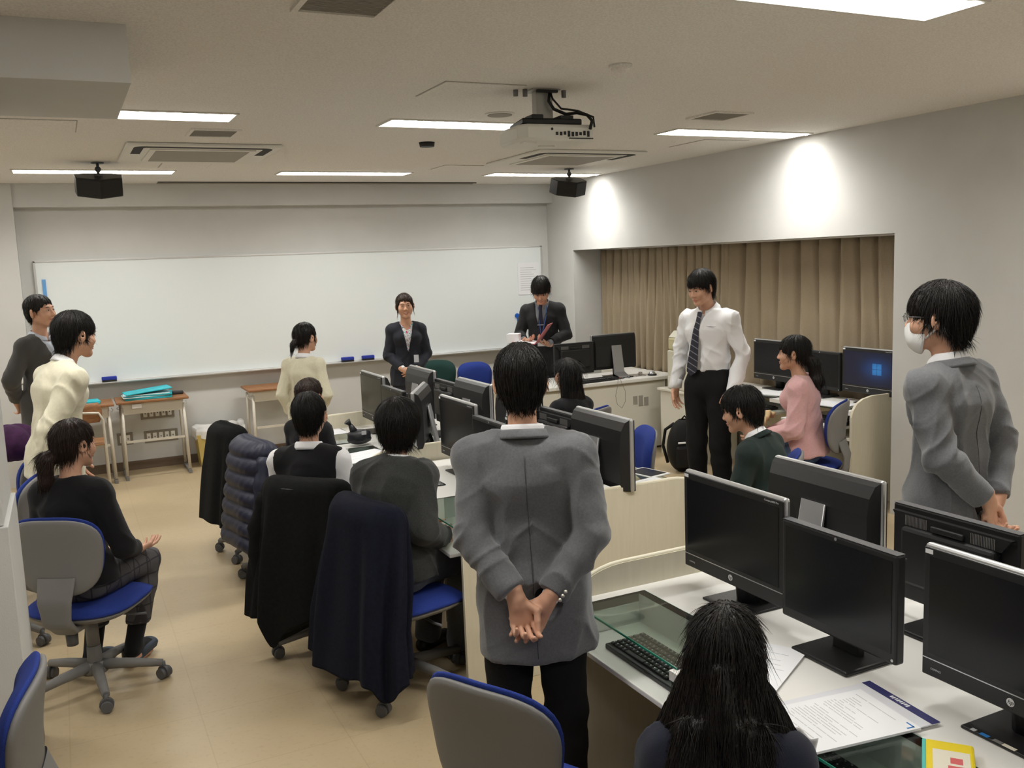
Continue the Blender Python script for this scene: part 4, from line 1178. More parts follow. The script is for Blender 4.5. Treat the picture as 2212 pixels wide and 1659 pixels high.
# ================================================================ people
F32 = np.float32
class Field:
    """distance field on a rectilinear grid, meshed with surface nets"""
    def __init__(s, xs, ys, zs):
        s.ax = [np.asarray(a, F32) for a in (xs, ys, zs)]
        s.D = np.full([len(a) for a in s.ax], 0.5, F32)
    def sub(s, lo, hi):
        sl = []
        for a, l, h in zip(s.ax, lo, hi):
            i0 = max(0, int(np.searchsorted(a, l))-1); i1 = min(len(a), int(np.searchsorted(a, h))+1)
            if i1 <= i0: return None
            sl.append(slice(i0, i1))
        P = (s.ax[0][sl[0]][:, None, None], s.ax[1][sl[1]][None, :, None], s.ax[2][sl[2]][None, None, :])
        return tuple(sl), P
    def put(s, prim, mode='u', k=0.01):
        fn, lo, hi = prim
        pad_ = k+0.03
        q = s.sub([v-pad_ for v in lo], [v+pad_ for v in hi])
        if q is None: return
        sl, P = q
        d = fn(*P).astype(F32)
        a = s.D[sl]
        if mode == 'u':
            h = np.maximum(k-np.abs(a-d), 0)/max(k, 1e-6)
            s.D[sl] = np.minimum(a, d)-h*h*k*0.25
        elif mode == 's':
            d = -d
            h = np.maximum(k-np.abs(a-d), 0)/max(k, 1e-6)
            s.D[sl] = np.maximum(a, d)+h*h*k*0.25
    def cut(s, fn):
        """keep only where fn(x,y,z) < 0"""
        P = (s.ax[0][:, None, None], s.ax[1][None, :, None], s.ax[2][None, None, :])
        s.D = np.maximum(s.D, fn(*P).astype(F32))
    def mesh(s):
        D = s.D
        nx, ny, nz = D.shape
        S = D < 0
        cs = None
        cnt = np.zeros((nx-1, ny-1, nz-1), np.int8)
        for dx in (0, 1):
            for dy in (0, 1):
                for dz in (0, 1):
                    cnt += S[dx:nx-1+dx, dy:ny-1+dy, dz:nz-1+dz]
        act = (cnt > 0) & (cnt < 8)
        I, J, K = np.nonzero(act)
        n = len(I)
        idx = np.full(act.shape, -1, np.int32); idx[I, J, K] = np.arange(n)
        v = np.zeros((n, 3)); w = np.zeros(n)
        X, Y, Z = s.ax
        cor = [(a, b, c) for a in (0, 1) for b in (0, 1) for c in (0, 1)]
        vals = {c: D[I+c[0], J+c[1], K+c[2]] for c in cor}
        for c in cor:
            for ax_ in range(3):
                if c[ax_]: continue
                e = list(c); e[ax_] = 1; e = tuple(e)
                a, b = vals[c], vals[e]
                m = (a < 0) != (b < 0)
                t = np.where(m, a/np.where(m, a-b, 1), 0)
                p0 = np.stack([X[I+c[0]], Y[J+c[1]], Z[K+c[2]]], 1); p1 = np.stack([X[I+e[0]], Y[J+e[1]], Z[K+e[2]]], 1)
                v += np.where(m[:, None], p0+(p1-p0)*t[:, None], 0); w += m
        v /= np.maximum(w, 1)[:, None]
        quads = []
        for ax_ in range(3):
            sl0 = [slice(None)]*3; sl1 = [slice(None)]*3
            sl0[ax_] = slice(0, -1); sl1[ax_] = slice(1, None)
            o = [i for i in range(3) if i != ax_]
            for k_ in o:
                sl0[k_] = slice(1, -1); sl1[k_] = slice(1, -1)
            A, B = S[tuple(sl0)], S[tuple(sl1)]
            for flip, mm in ((False, A & ~B), (True, ~A & B)):
                G = list(np.nonzero(mm))
                for k_ in o: G[k_] = G[k_]+1
                def cell(d0, d1):
                    q = [g.copy() for g in G]; q[o[0]] -= d0; q[o[1]] -= d1
                    return idx[q[0], q[1], q[2]]
                q = np.stack([cell(1, 1), cell(0, 1), cell(0, 0), cell(1, 0)], 1)
                if ax_ == 1: flip = not flip
                quads.append(q[:, ::-1] if flip else q)
        return v, np.concatenate(quads)

def vnoise(p, seed=0):
    """smooth value noise, p (n,3) -> (n,) in -1..1"""
    i = np.floor(p).astype(np.int64); f = p-i
    f = f*f*(3-2*f)
    def h(a, b, c):
        x = (a*374761393+b*668265263+c*1274126177+seed*974711) & 0x7fffffff
        x = ((x ^ (x >> 13))*1103515245) & 0x7fffffff
        return ((x ^ (x >> 16)) & 0xffff)/32767.5-1
    r = 0
    for a in (0, 1):
        for b in (0, 1):
            for c in (0, 1):
                wgt = (f[:, 0] if a else 1-f[:, 0])*(f[:, 1] if b else 1-f[:, 1])*(f[:, 2] if c else 1-f[:, 2])
                r = r+wgt*h(i[:, 0]+a, i[:, 1]+b, i[:, 2]+c)
    return r
def normals(v, q):
    n = np.cross(v[q[:, 2]]-v[q[:, 0]], v[q[:, 3]]-v[q[:, 1]])
    N = np.zeros_like(v)
    for k in range(4):
        for c in range(3):
            N[:, c] += np.bincount(q[:, k], n[:, c], len(v))
    return N/np.maximum(np.linalg.norm(N, axis=1), 1e-9)[:, None]
def relax(v, q, it=1, lam=0.5):
    for _ in range(it):
        S_ = np.zeros_like(v); c = np.zeros(len(v))
        for a, b in ((0, 1), (1, 2), (2, 3), (3, 0)):
            for k in range(3):
                S_[:, k] += np.bincount(q[:, a], v[q[:, b], k], len(v))+np.bincount(q[:, b], v[q[:, a], k], len(v))
            c += np.bincount(q[:, a], minlength=len(v))+np.bincount(q[:, b], minlength=len(v))
        v = v+(S_/np.maximum(c, 1)[:, None]-v)*lam
    return v
def to_obj(name, v, faces, m, parent=None, mats=None, mi=None):
    me = bpy.data.meshes.new(name)
    nq = len(faces); k = faces.shape[1]
    me.vertices.add(len(v)); me.vertices.foreach_set('co', np.asarray(v, F32).ravel())
    me.loops.add(nq*k); me.loops.foreach_set('vertex_index', faces.astype(np.int32).ravel())
    me.polygons.add(nq); me.polygons.foreach_set('loop_start', np.arange(0, nq*k, k, dtype=np.int32))
    me.polygons.foreach_set('use_smooth', np.ones(nq, bool))
    for q in (mats or [m]): me.materials.append(MATS[q])
    if mi is not None: me.polygons.foreach_set('material_index', mi.astype(np.int32))
    me.update(calc_edges=True); me.validate()
    o = bpy.data.objects.new(name, me); C.objects.link(o)
    if parent: o.parent = parent
    return o
# ---- primitives: (distance function, low corner, high corner)
def V(*a): return np.array(a, float)
def nrm(a): return np.asarray(a, float)/max(np.linalg.norm(a), 1e-9)
def cone(a, b, ra, rb):
    a, b = V(*a), V(*b); ba = b-a; L2 = max(ba@ba, 1e-9)
    def fn(x, y, z):
        px, py, pz = x-a[0], y-a[1], z-a[2]
        t = np.clip((px*ba[0]+py*ba[1]+pz*ba[2])/L2, 0, 1)
        return np.sqrt((px-t*ba[0])**2+(py-t*ba[1])**2+(pz-t*ba[2])**2)-(ra+t*(rb-ra))
    r = max(ra, rb)
    return fn, np.minimum(a, b)-r, np.maximum(a, b)+r
def ell(c, r, R=None):
    """ellipsoid, R columns = local axes in world"""
    c = V(*c); R = np.eye(3) if R is None else np.asarray(R)
    r = V(*r)
    def fn(x, y, z):
        p = (x-c[0], y-c[1], z-c[2])
        k0 = 0; k1 = 0
        for i in range(3):
            q = p[0]*R[0, i]+p[1]*R[1, i]+p[2]*R[2, i]
            k0 = k0+(q/r[i])**2; k1 = k1+(q/r[i]**2)**2
        k0 = np.sqrt(k0); k1 = np.sqrt(k1)
        return k0*(k0-1)/np.maximum(k1, 1e-6)
    e = np.sqrt(((R*r)**2).sum(1))
    return fn, c-e, c+e
def econe(a, b, ra, rb, side):
    """tapered limb with oval section: ra=(half width along side, half depth)"""
    a, b = V(*a), V(*b); ax = b-a; L = np.linalg.norm(ax); ax = ax/max(L, 1e-9)
    u = V(*side); u = nrm(u-ax*(u@ax)); w_ = np.cross(ax, u)
    def fn(x, y, z):
        p = (x-a[0], y-a[1], z-a[2])
        pa = p[0]*ax[0]+p[1]*ax[1]+p[2]*ax[2]
        t = np.clip(pa/L, 0, 1)
        r1 = ra[0]+t*(rb[0]-ra[0]); r2 = ra[1]+t*(rb[1]-ra[1])
        pu = p[0]*u[0]+p[1]*u[1]+p[2]*u[2]; pw = p[0]*w_[0]+p[1]*w_[1]+p[2]*w_[2]
        ex = (pa-t*L)
        mn = np.minimum(r1, r2)
        k0 = np.sqrt((pu/r1)**2+(pw/r2)**2+(ex/mn)**2)
        k1 = np.sqrt((pu/r1**2)**2+(pw/r2**2)**2+(ex/mn**2)**2)
        return k0*(k0-1)/np.maximum(k1, 1e-6)
    r = max(ra[0], ra[1], rb[0], rb[1])
    return fn, np.minimum(a, b)-r, np.maximum(a, b)+r
def band(lo, hi, step, fine=()):
    """coordinates from lo to hi with finer steps inside the given intervals (l, h, step)"""
    out = [lo]
    x = lo
    while x < hi:
        st = step
        for (l, h, f) in fine:
            if l <= x+1e-6 < h: st = min(st, f)
            elif x < l < x+st: st = min(st, max(l-x, f))
        x += st
        out.append(x)
    return np.array(out)

def Rot(yaw_, pitch_=0, roll_=0):
    """columns: right, forward, up. yaw_ counter-clockwise from +y, pitch_ down, roll_ to the right shoulder"""
    return np.array(Matrix.Rotation(yaw_, 3, 'Z') @ Matrix.Rotation(-pitch_, 3, 'X') @ Matrix.Rotation(roll_, 3, 'Y'))

class Person:
    def __init__(s, label, loc, face, sc=1.0, pose='stand', lean=0.0, chest_yaw=0.0, head=(0, 0, 0), arms=None, legs=None, hs=1.0,
                 male=True, hand=None, seat=0.47, hip_back=0.0, group=None, headface=None, fat=1.0, neck_f=0.0, side=0.0):
        s.label = label
        s.loc = V(*loc); s.R = Rot(ang(*face)); s.sc = sc; s.hs = hs; s.male = male
        s.root = thing('person', label, 'person', (0, 0, 0))
        s.fat = fat
        shw = 0.160 if male else 0.142
        hz = 0.93 if pose == 'stand' else seat/sc+0.085
        J = {}
        J['hip'] = V(0, 0, hz)
        tl = 0.50
        d = nrm(V(side, math.sin(lean), math.cos(lean)))
        J['waist'] = J['hip']+0.17*nrm(V(side, math.sin(lean*0.6), math.cos(lean*0.6)))
        J['chest'] = J['waist']+0.19*d
        J['neck'] = J['chest']+0.135*nrm(V(0, math.sin(lean*1.1), math.cos(lean*1.1)))
        Rc = Rot(chest_yaw)
        s.Rc = Rc
        r_ = Rc @ V(1, 0, 0); f_ = Rc @ V(0, 1, 0)
        top = J['neck']-0.074*d-0.005*f_
        J['shR'] = top+shw*r_; J['shL'] = top-shw*r_
        J['headbase'] = J['neck']+0.078*nrm(V(0, math.sin(lean*0.8)+0.18+neck_f, 1))
        for sd, sg in (('R', 1), ('L', -1)):
            a = (arms or {}).get(sd)
            if a is None:
                e = J['sh'+sd]+V(sg*0.045, -0.03, -0.275); w_ = e+V(-sg*0.005, 0.06, -0.235)
            else:
                e, w_ = V(*a[0]), V(*a[1])
            J['el'+sd] = e; J['wr'+sd] = w_
            J['hp'+sd] = J['hip']+V(sg*0.085, 0, -0.03)
            g = (legs or {}).get(sd)
            if g is None:
                if pose == 'stand':
                    kn, an = V(sg*0.095, 0.015, 0.49), V(sg*0.10, -0.02, 0.085)
                else:
                    kn, an = V(sg*0.11, 0.42, hz-0.005), V(sg*0.11, 0.40, 0.085/sc)
            else: kn, an = V(*g[0]), V(*g[1])
            J['kn'+sd] = kn; J['an'+sd] = an
        s.Jl = J
        s.J = {k: s.W(v) for k, v in J.items()}
        # head frame in the world
        if headface is not None: hy = ang(*headface)
        else: hy = ang(*face)+head[0]
        s.Rh = Rot(hy, head[1], head[2])
        hb = s.J['headbase']
        k = sc*hs
        s.hk = k
        s.hc = hb+s.Rh @ V(0, 0.028, 0.095)*k
        s.hand = hand or {}
    def W(s, v): return s.loc+s.R @ (np.asarray(v, float)*s.sc)
    def Hd(s, *v): return s.hc+s.Rh @ (V(*v)*s.hk)
    # ----- prim lists
    def torso(s, g=0.0, arms=True, ag=None, sl=1.0, hipg=None, flare=0.0):
        """g = how far cloth stands off the body (in body metres)"""
        J, k = s.J, s.sc
        R = s.R; Rc = s.R @ s.Rc
        side = R[:, 0]; cside = Rc[:, 0]; f = R[:, 1]; cf = Rc[:, 1]
        m = s.male; F = s.fat
        hipg = g if hipg is None else hipg
        ch = (0.140, 0.096) if m else (0.126, 0.088)
        wa = (0.120, 0.084) if m else (0.106, 0.078)
        hi = (0.145, 0.100) if m else (0.150, 0.100)
        def sz(q, e): return ((q[0]*F+e)*k, (q[1]*F+e)*k)
        out = [(econe(J['hip']-0.02*k*R[:, 2], J['waist'], sz(hi, hipg+flare), sz(wa, g), side), 0.04*k),
               (econe(J['waist'], J['chest'], sz(wa, g), sz(ch, g), side), 0.04*k),
               (econe(J['chest'], J['neck']-0.085*k*(J['neck']-J['chest'])/np.linalg.norm(J['neck']-J['chest']), sz(ch, g), ((ch[0]-0.035+g)*k, (0.066+g)*k), cside), 0.05*k),
               (cone(J['shL'], J['shR'], (0.040+g)*k, (0.040+g)*k), 0.04*k)]
        nk = J['neck']
        for sd in 'LR':
            out.append((cone(nk+(J['sh'+sd]-nk)*0.20-Rc[:, 2]*0.010*k, J['sh'+sd]+Rc[:, 2]*0.004*k, (0.030+g)*k, (0.036+g)*k), 0.05*k))
        if not m:
            for sg in (-1, 1):
                out.append((ell(J['chest']+cf*0.065*k+cside*0.062*sg*k-Rc[:, 2]*0.015*k, [(0.055+g*0.8)*k]*3), 0.03*k))
        if arms:
            ag = g if ag is None else ag
            for sd in 'LR':
                a, e, w_ = J['sh'+sd], J['el'+sd], J['wr'+sd]
                out.append((cone(a, e, (0.041+ag)*k, (0.034+ag)*k), 0.022*k))
                if sl >= 0.5:
                    q = e+(w_-e)*(sl-0.5)*2
                    out.append((cone(e, q, (0.034+ag)*k, (0.026+ag*0.9)*k), 0.012*k))
        return out
    def legs_(s, g=0.0, cuffz=None):
        J, k, R = s.J, s.sc, s.R
        out = [(econe(J['hip']-0.03*k*R[:, 2], J['hip']+(J['waist']-J['hip'])*0.75, ((0.148+g)*k*s.fat, (0.100+g)*k*s.fat), ((0.122+g)*k*s.fat, (0.085+g)*k*s.fat), R[:, 0]), 0.04*k)]
        for sd in 'LR':
            a, b_, c = J['hp'+sd], J['kn'+sd], J['an'+sd]
            out.append((cone(a, b_, (0.082+g)*k, (0.054+g)*k), 0.03*k))
            mid = b_+(c-b_)*0.3
            out.append((cone(b_, mid, (0.054+g)*k, (0.053+g)*k), 0.02*k))
            out.append((cone(mid, c, (0.053+g)*k, (0.036+g*1.6)*k), 0.02*k))
        return out
    def feet(s):
        J, k, R = s.J, s.sc, s.R
        out = []
        for sd in 'LR':
            a = J['an'+sd]; base = V(a[0], a[1], s.loc[2])
            f = R[:, 1]
            out.append((econe(base+V(0, 0, 0.035*k)-f*0.04*k, base+f*0.13*k+V(0, 0, 0.028*k), (0.036*k, 0.034*k), (0.042*k, 0.026*k), R[:, 0]), 0.02*k))
            out.append((cone(a, base+V(0, 0, 0.04*k), 0.034*k, 0.034*k), 0.02*k))
        return out
    def head_prims(s):
        k = s.hk; H = s.Hd; R = s.Rh
        def E(c, r, kk): return (ell(H(*c), [q*k for q in r], R), kk*k)
        def Cn(a, b_, ra, rb, kk): return (cone(H(*a), H(*b_), ra*k, rb*k), kk*k)
        P = [E((0, -0.014, 0.030), (0.072, 0.090, 0.082), 0.02),
             E((0, 0.020, -0.030), (0.060, 0.066, 0.074), 0.03),
             Cn((0.050, 0.002, -0.052), (0.012, 0.062, -0.096), 0.016, 0.017, 0.03), Cn((-0.050, 0.002, -0.052), (-0.012, 0.062, -0.096), 0.016, 0.017, 0.03),
             E((0, 0.068, -0.098), (0.020, 0.014, 0.013), 0.02),
             E((0.038, 0.056, -0.030), (0.026, 0.026, 0.026), 0.03), E((-0.038, 0.056, -0.030), (0.026, 0.026, 0.026), 0.03),
             E((0, 0.074, 0.022), (0.048, 0.014, 0.012), 0.02)]
        P += [Cn((0, 0.084, 0.004), (0, 0.100, -0.030), 0.006, 0.010, 0.012), E((0.010, 0.094, -0.035), (0.008, 0.009, 0.007), 0.008), E((-0.010, 0.094, -0.035), (0.008, 0.009, 0.007), 0.008)]
        P += [E((0, 0.084, -0.060), (0.022, 0.010, 0.005), 0.008), E((0, 0.082, -0.069), (0.018, 0.010, 0.006), 0.008)]
        for sg in (-1, 1):
            P.append(E((sg*0.031, 0.073, 0.0), (0.016, 0.013, 0.012), 0.006))
            P.append((ell(H(sg*0.081, -0.010, -0.006), [0.009*k, 0.023*k, 0.034*k], R @ Rot(sg*-0.55)), 0.008*k))
        nk = s.J['neck']; 
        P.append((cone(H(0, -0.022, -0.055), nk-0.03*k*s.R[:, 2], 0.047*k, 0.050*k), 0.03*k))
        return P
    def head_cuts(s):
        k = s.hk; H = s.Hd; R = s.Rh
        out = []
        for sg in (-1, 1):
            out.append((ell(H(sg*0.084, 0.000, -0.004), [0.006*k, 0.011*k, 0.018*k], R), 0.006*k))
            out.append((ell(H(sg*0.030, 0.098, 0.001), [0.017*k, 0.010*k, 0.0075*k], R), 0.010*k))
        return out
    def hand_prims(s, sd):
        spec = s.hand.get(sd, {})
        J, k = s.J, s.sc*1.04
        w_ = J['wr'+sd]; e = J['el'+sd]
        sg = 1 if sd == 'R' else -1
        d = nrm(s.R @ V(*spec['dir'])) if 'dir' in spec else nrm(w_-e)
        pn = nrm(s.R @ V(*spec['palm'])) if 'palm' in spec else nrm(s.R @ V(-sg, 0.2, 0))   # direction the palm faces
        pn = nrm(pn-d*(pn@d))
        th = nrm(np.cross(d, pn))*(-1 if sd == 'L' else 1)        # towards the thumb
        curl = spec.get('curl', 0.35)
        out = []
        kn = w_+d*0.085*k
        out.append((econe(w_+d*0.005*k, w_+d*0.07*k, (0.027*k, 0.017*k), (0.038*k, 0.013*k), th), 0.012*k))
        out.append((cone(w_-d*0.03*k, w_+d*0.02*k, 0.025*k, 0.024*k), 0.012*k))
        lens = [(0.040, 0.024, 0.020), (0.044, 0.028, 0.021), (0.041, 0.026, 0.020), (0.033, 0.020, 0.018)]
        for i in range(4):
            off = (0.029-0.0195*i)
            p = w_+d*(0.080-0.004*abs(i-1.2))*k+th*off*k
            dd = nrm(d+th*(0.10-0.07*i)*spec.get('spread', 1.0))
            cc = curl*(1+0.15*i)
            r = 0.0088-0.0006*(i == 3)
            for j, L in enumerate(lens[i]):
                a_ = cc*(1.0, 2.1, 2.9)[j]
                v = dd*math.cos(a_)+pn*math.sin(a_)
                q = p+v*L*k
                out.append((cone(p, q, r*k, (r-0.0008)*k), 0.004*k))
                p = q; r -= 0.0008
        tb = w_+d*0.022*k+th*0.022*k
        t1 = nrm(d*0.75+th*0.75+pn*0.35); t2 = nrm(d*0.95+th*0.25+pn*(0.35+curl*0.4))
        if 'thumb' in spec: t2 = nrm(s.R @ V(*spec['thumb']))
        out.append((cone(tb, tb+t1*0.040*k, 0.0145*k, 0.0115*k), 0.010*k))
        out.append((cone(tb+t1*0.040*k, tb+t1*0.040*k+t2*0.030*k, 0.0108*k, 0.0100*k), 0.004*k))
        out.append((cone(tb+t1*0.040*k+t2*0.030*k, tb+t1*0.040*k+t2*0.054*k, 0.0098*k, 0.0082*k), 0.004*k))
        return out
    def body(s, hstep=0.0045, hand_step=0.0045, step=0.016, skin='skin'):
        prims = s.torso(-0.004)+s.legs_(-0.006)+s.feet()+s.head_prims()
        for sd in 'LR': prims += s.hand_prims(sd)
        lo = np.min([p[0][1] for p in prims], 0)-0.02; hi = np.max([p[0][2] for p in prims], 0)+0.02
        hr = 0.125*s.hk
        boxes = [(s.hc-hr, s.hc+hr, hstep)]
        for sd in 'LR':
            hp = [p[0] for p in s.hand_prims(sd)]
            boxes.append((np.min([p[1] for p in hp], 0)-0.004, np.max([p[2] for p in hp], 0)+0.004, hand_step))
        F = Field(*[band(lo[i], hi[i], step, [(b_[0][i], b_[1][i], b_[2]) for b_ in boxes]) for i in range(3)])
        hands = s.hand_prims('L')+s.hand_prims('R')
        for p, kk in s.torso(-0.004)+s.legs_(-0.006)+s.feet(): F.put(p, 'u', kk)
        for p, kk in s.head_prims(): F.put(p, 'u', kk)
        for p, kk in s.head_cuts(): F.put(p, 's', kk)
        for p, kk in hands: F.put(p, 'u', kk)
        v, q = F.mesh()
        v = relax(v, q, 1, 0.4)
        o = to_obj('body', v, q, skin, s.root)
        return o
    def face(s, smile=0.5, brows=True, eyes='slit', hair_m='hair', lips='lip', teeth=False):
        k = s.hk; H = s.Hd
        def add(name, m, pts, r):
            b = MB(); b.tube([tuple(H(*p)) for p in pts], [q*k for q in r], seg=8); b.build(name, m, s.root)
        for sg in (-1, 1):
            b = MB()
            c = H(sg*0.031, 0.0835, 0.0005)
            b.ball((0, 0, 0), (0.0125*k, 0.004*k, (0.0028 if eyes == 'slit' else 0.0042)*k), seg=14, rings=8)
            M3 = Matrix(s.Rh.tolist()).to_4x4(); M3.translation = Vector(c)
            b.xf(M3); e = b.build('eye', 'eye_white', s.root)
            b = MB(); b.ball((0, 0, 0), (0.0052*k, 0.003*k, (0.0028 if eyes == 'slit' else 0.0040)*k), seg=12, rings=8)
            M3.translation = Vector(H(sg*0.031, 0.0862, 0.0005)); b.xf(M3); b.build('iris', 'iris', e)
            add('eyelid_line', hair_m, [(sg*0.019, 0.0850, 0.001), (sg*0.026, 0.0885, 0.0045), (sg*0.034, 0.0875, 0.0045), (sg*0.044, 0.0800, 0.0005)], [0.0008, 0.0016, 0.0016, 0.0008])
            if brows:
                add('eyebrow', hair_m, [(sg*0.016, 0.0880, 0.0225), (sg*0.026, 0.0870, 0.0255), (sg*0.038, 0.0820, 0.0250), (sg*0.049, 0.0720, 0.019)], [0.0018, 0.0028, 0.0026, 0.001])
        w_ = 0.024+0.005*smile
        up_ = 0.006*smile
        if teeth:
            add('teeth', 'teeth', [(-0.017, 0.0870, -0.064+up_*0.4), (0, 0.0925, -0.0665), (0.017, 0.0870, -0.064+up_*0.4)], [0.002, 0.0042, 0.002])
        add('upper_lip', lips, [(-w_, 0.078, -0.064+up_), (-0.013, 0.0895, -0.0615), (0, 0.0925, -0.0605), (0.013, 0.0895, -0.0615), (w_, 0.078, -0.064+up_)], [0.0012, 0.003, 0.0032, 0.003, 0.0012])
        add('lower_lip', lips, [(-w_+0.003, 0.078, -0.0655+up_), (-0.012, 0.0880, -0.0715-0.003*teeth), (0, 0.0905, -0.073-0.003*teeth), (0.012, 0.0880, -0.0715-0.003*teeth), (w_-0.003, 0.078, -0.0655+up_)], [0.001, 0.0032, 0.0038, 0.0032, 0.001])
    # ----- garments
    def cloth(s, name, m, prims, step=0.010, cuts=(), subs=(), fold=0.006, seed=0, fscale=1.0, hem=None, emph=(), relax_n=1, knit=False):
        lo = np.min([p[0][1] for p in prims], 0)-0.03; hi = np.max([p[0][2] for p in prims], 0)+0.03
        F = Field(*[band(lo[i], hi[i], step) for i in range(3)])
        for p, kk in prims: F.put(p, 'u', kk)
        for p, kk in subs: F.put(p, 's', kk)
        for c in cuts: F.cut(c)
        v, q = F.mesh()
        if len(v) == 0: return None
        v = relax(v, q, relax_n, 0.5)
        if fold:
            n = normals(v, q)
            L = (v-s.loc) @ s.R / s.sc
            wv = np.stack([vnoise(L*4+7, seed+1), vnoise(L*4+31, seed+2), vnoise(L*4+53, seed+3)], 1)
            P1 = (L+0.07*wv)*np.array([10, 10, 3.4])*fscale
            r1 = (1-np.abs(vnoise(P1, seed+5)))**3*2-0.7
            Ld = np.stack([L[:, 0], L[:, 1], L[:, 2]+0.75*np.abs(L[:, 0])+0.35*L[:, 1]], 1)
            P2 = (Ld+0.05*wv)*np.array([8, 8, 17])*fscale
            r2 = (1-np.abs(vnoise(P2, seed+6)))**3*2-0.7
            e = np.zeros(len(v))
            for (pt, rad) in emph:
                e = np.maximum(e, np.exp(-(np.linalg.norm(v-pt, axis=1)/(rad*s.sc))**2))
            d = fold*((0.75*r1)*(1-0.5*e)+(1.0*r2)*(0.12+0.9*e))*s.sc
            v = v+n*d[:, None]
            if knit: v = v+n*(0.0012*np.sin(L[:, 2]*900))[:, None]
        return to_obj(name, v, q, m, s.root)
    def plane(s, p, n):
        """cut keeping the side opposite to n"""
        p = V(*p); n = nrm(n)
        return lambda x, y, z: (x-p[0])*n[0]+(y-p[1])*n[1]+(z-p[2])*n[2]
    def neck_hole(s, r=0.062, up_=0.0):
        J = s.J
        a = J['neck']+s.R @ V(0, 0.01, -0.035+up_)*s.sc; b_ = a+(s.J['headbase']-J['neck'])*3
        return (cone(a, b_, r*s.sc, r*1.3*s.sc), 0.012*s.sc)
    def emph(s):
        return [(s.J['elL'], 0.10), (s.J['elR'], 0.10), (s.J['waist'], 0.13), (s.J['shL'], 0.06), (s.J['shR'], 0.06)]
    def cuff_cut(s, sd, sl):
        e, w_ = s.J['el'+sd], s.J['wr'+sd]; d = nrm(w_-e); k = s.sc
        q = e+(w_-e)*(sl-0.5)*2+d*0.006*k
        c = q+d*0.05*k
        def fn(x, y, z):
            a = -((x-q[0])*d[0]+(y-q[1])*d[1]+(z-q[2])*d[2])
            return np.maximum(a, np.sqrt((x-c[0])**2+(y-c[1])**2+(z-c[2])**2)-0.075*k)
        return (fn, c-0.08*k, c+0.08*k), 0.004
    def seam(s, ob, m, z0, z1):
        """thin stitched line down the middle of the back, following the cloth"""
        n = len(ob.data.vertices); v = np.empty(n*3, F32); ob.data.vertices.foreach_get('co', v); v = v.reshape(-1, 3).astype(float)
        Rc = s.R
        L = (v-s.J['hip']) @ Rc
        pts = []
        up_ = (s.J['neck']-s.J['hip'])
        for i in range(26):
            z = z0+(z1-z0)*i/25
            cx = (up_ @ Rc)[0]*z/(up_ @ Rc)[2]
            sel = (np.abs(L[:, 0]-cx) < 0.012) & (np.abs(L[:, 2]-z) < 0.012) & (L[:, 1] < 0.02)
            if sel.sum() < 1: continue
            pts.append([cx, L[sel, 1].min()+0.0006, z])
        if len(pts) < 3: return
        b = MB(); b.tube([tuple(s.J['hip']+Rc @ V(*q)) for q in pts], 0.0010, seg=6)
        return b.build('back_seam', m, s.root)
    def vee(s, depth, width, g):
        """front opening wedge: from the neck down by depth"""
        J = s.J; Rc = s.R @ s.Rc
        n0 = J['neck']+Rc @ V(0, 0.03, 0.03)*s.sc
        dn = nrm(J['waist']-J['neck'])
        bot = J['neck']+dn*depth*s.sc
        f = Rc[:, 1]; r = Rc[:, 0]
        k = s.sc
        def fn(x, y, z):
            px, py, pz = x-bot[0], y-bot[1], z-bot[2]
            h = -(px*dn[0]+py*dn[1]+pz*dn[2])
            u = px*r[0]+py*r[1]+pz*r[2]; ff = px*f[0]+py*f[1]+pz*f[2]
            a = np.abs(u)-h*(width/depth)
            return np.maximum(a*0.9, -(ff-0.03*k))
        lo = np.minimum(bot, n0)-0.16*k; hi = np.maximum(bot, n0)+0.16*k
        return (fn, lo, hi), 0.004
    def collar(s, name, m, r=0.058, h=0.035, th=0.010, tilt=0.35, open_=0.5, z0=-0.005, flare=0.35):
        """standing/folded collar ring round the neck, open at the front"""
        J = s.J; Rc = s.R @ s.Rc; k = s.sc
        ax = nrm(J['headbase']-J['neck'])
        ax = nrm(ax+Rc[:, 1]*0.0)
        u = Rc[:, 0]; w_ = nrm(np.cross(ax, u))*-1
        if w_ @ Rc[:, 1] < 0: w_ = -w_
        c = J['neck']+Rc @ V(0, 0.004, 0)*k+ax*z0*k
        N = 40
        b = MB()
        a0 = PI/2+open_/2; a1 = PI/2+2*PI-open_/2
        prof = [(0, 0), (0, h), (th*0.4, h+0.003), (th, h-0.004), (th+flare*h*0.5, 0.2*h), (th+flare*h*0.6, -0.25*h), (th*0.6, -0.1*h)]
        rings = []
        for i in range(N+1):
            a = a0+(a1-a0)*i/N
            e = [math.cos(a)*u+math.sin(a)*w_ for _ in (0,)][0]
            front = max(0, math.sin(a))
            ring = []
            for (dr, dz) in prof:
                p = c+e*(r+dr)*k*(1+0.08*abs(math.cos(a)))+ax*(dz*(1-0.25*front)-tilt*0.06*front)*k
                ring.append(b.bm.verts.new(tuple(p)))
            rings.append(ring)
        n = len(prof)
        for A, B in zip(rings, rings[1:]):
            for j in range(n):
                f = b.bm.faces.new((A[j], A[(j+1) % n], B[(j+1) % n], B[j])); f.smooth = True
        b.bm.faces.new(rings[0]); b.bm.faces.new(rings[-1][::-1])
        return b.build(name, m, s.root)
    def cuff(s, name, m, sd, r=0.036, L=0.035, at=0.0):
        J = s.J; d = nrm(J['wr'+sd]-J['el'+sd]); k = s.sc
        p = J['wr'+sd]+d*at*k
        b = MB(); b.cyl(tuple(p-d*L*k), tuple(p+d*0.004*k), r*k, r*0.96*k, seg=20)
        return b.build(name, m, s.root)
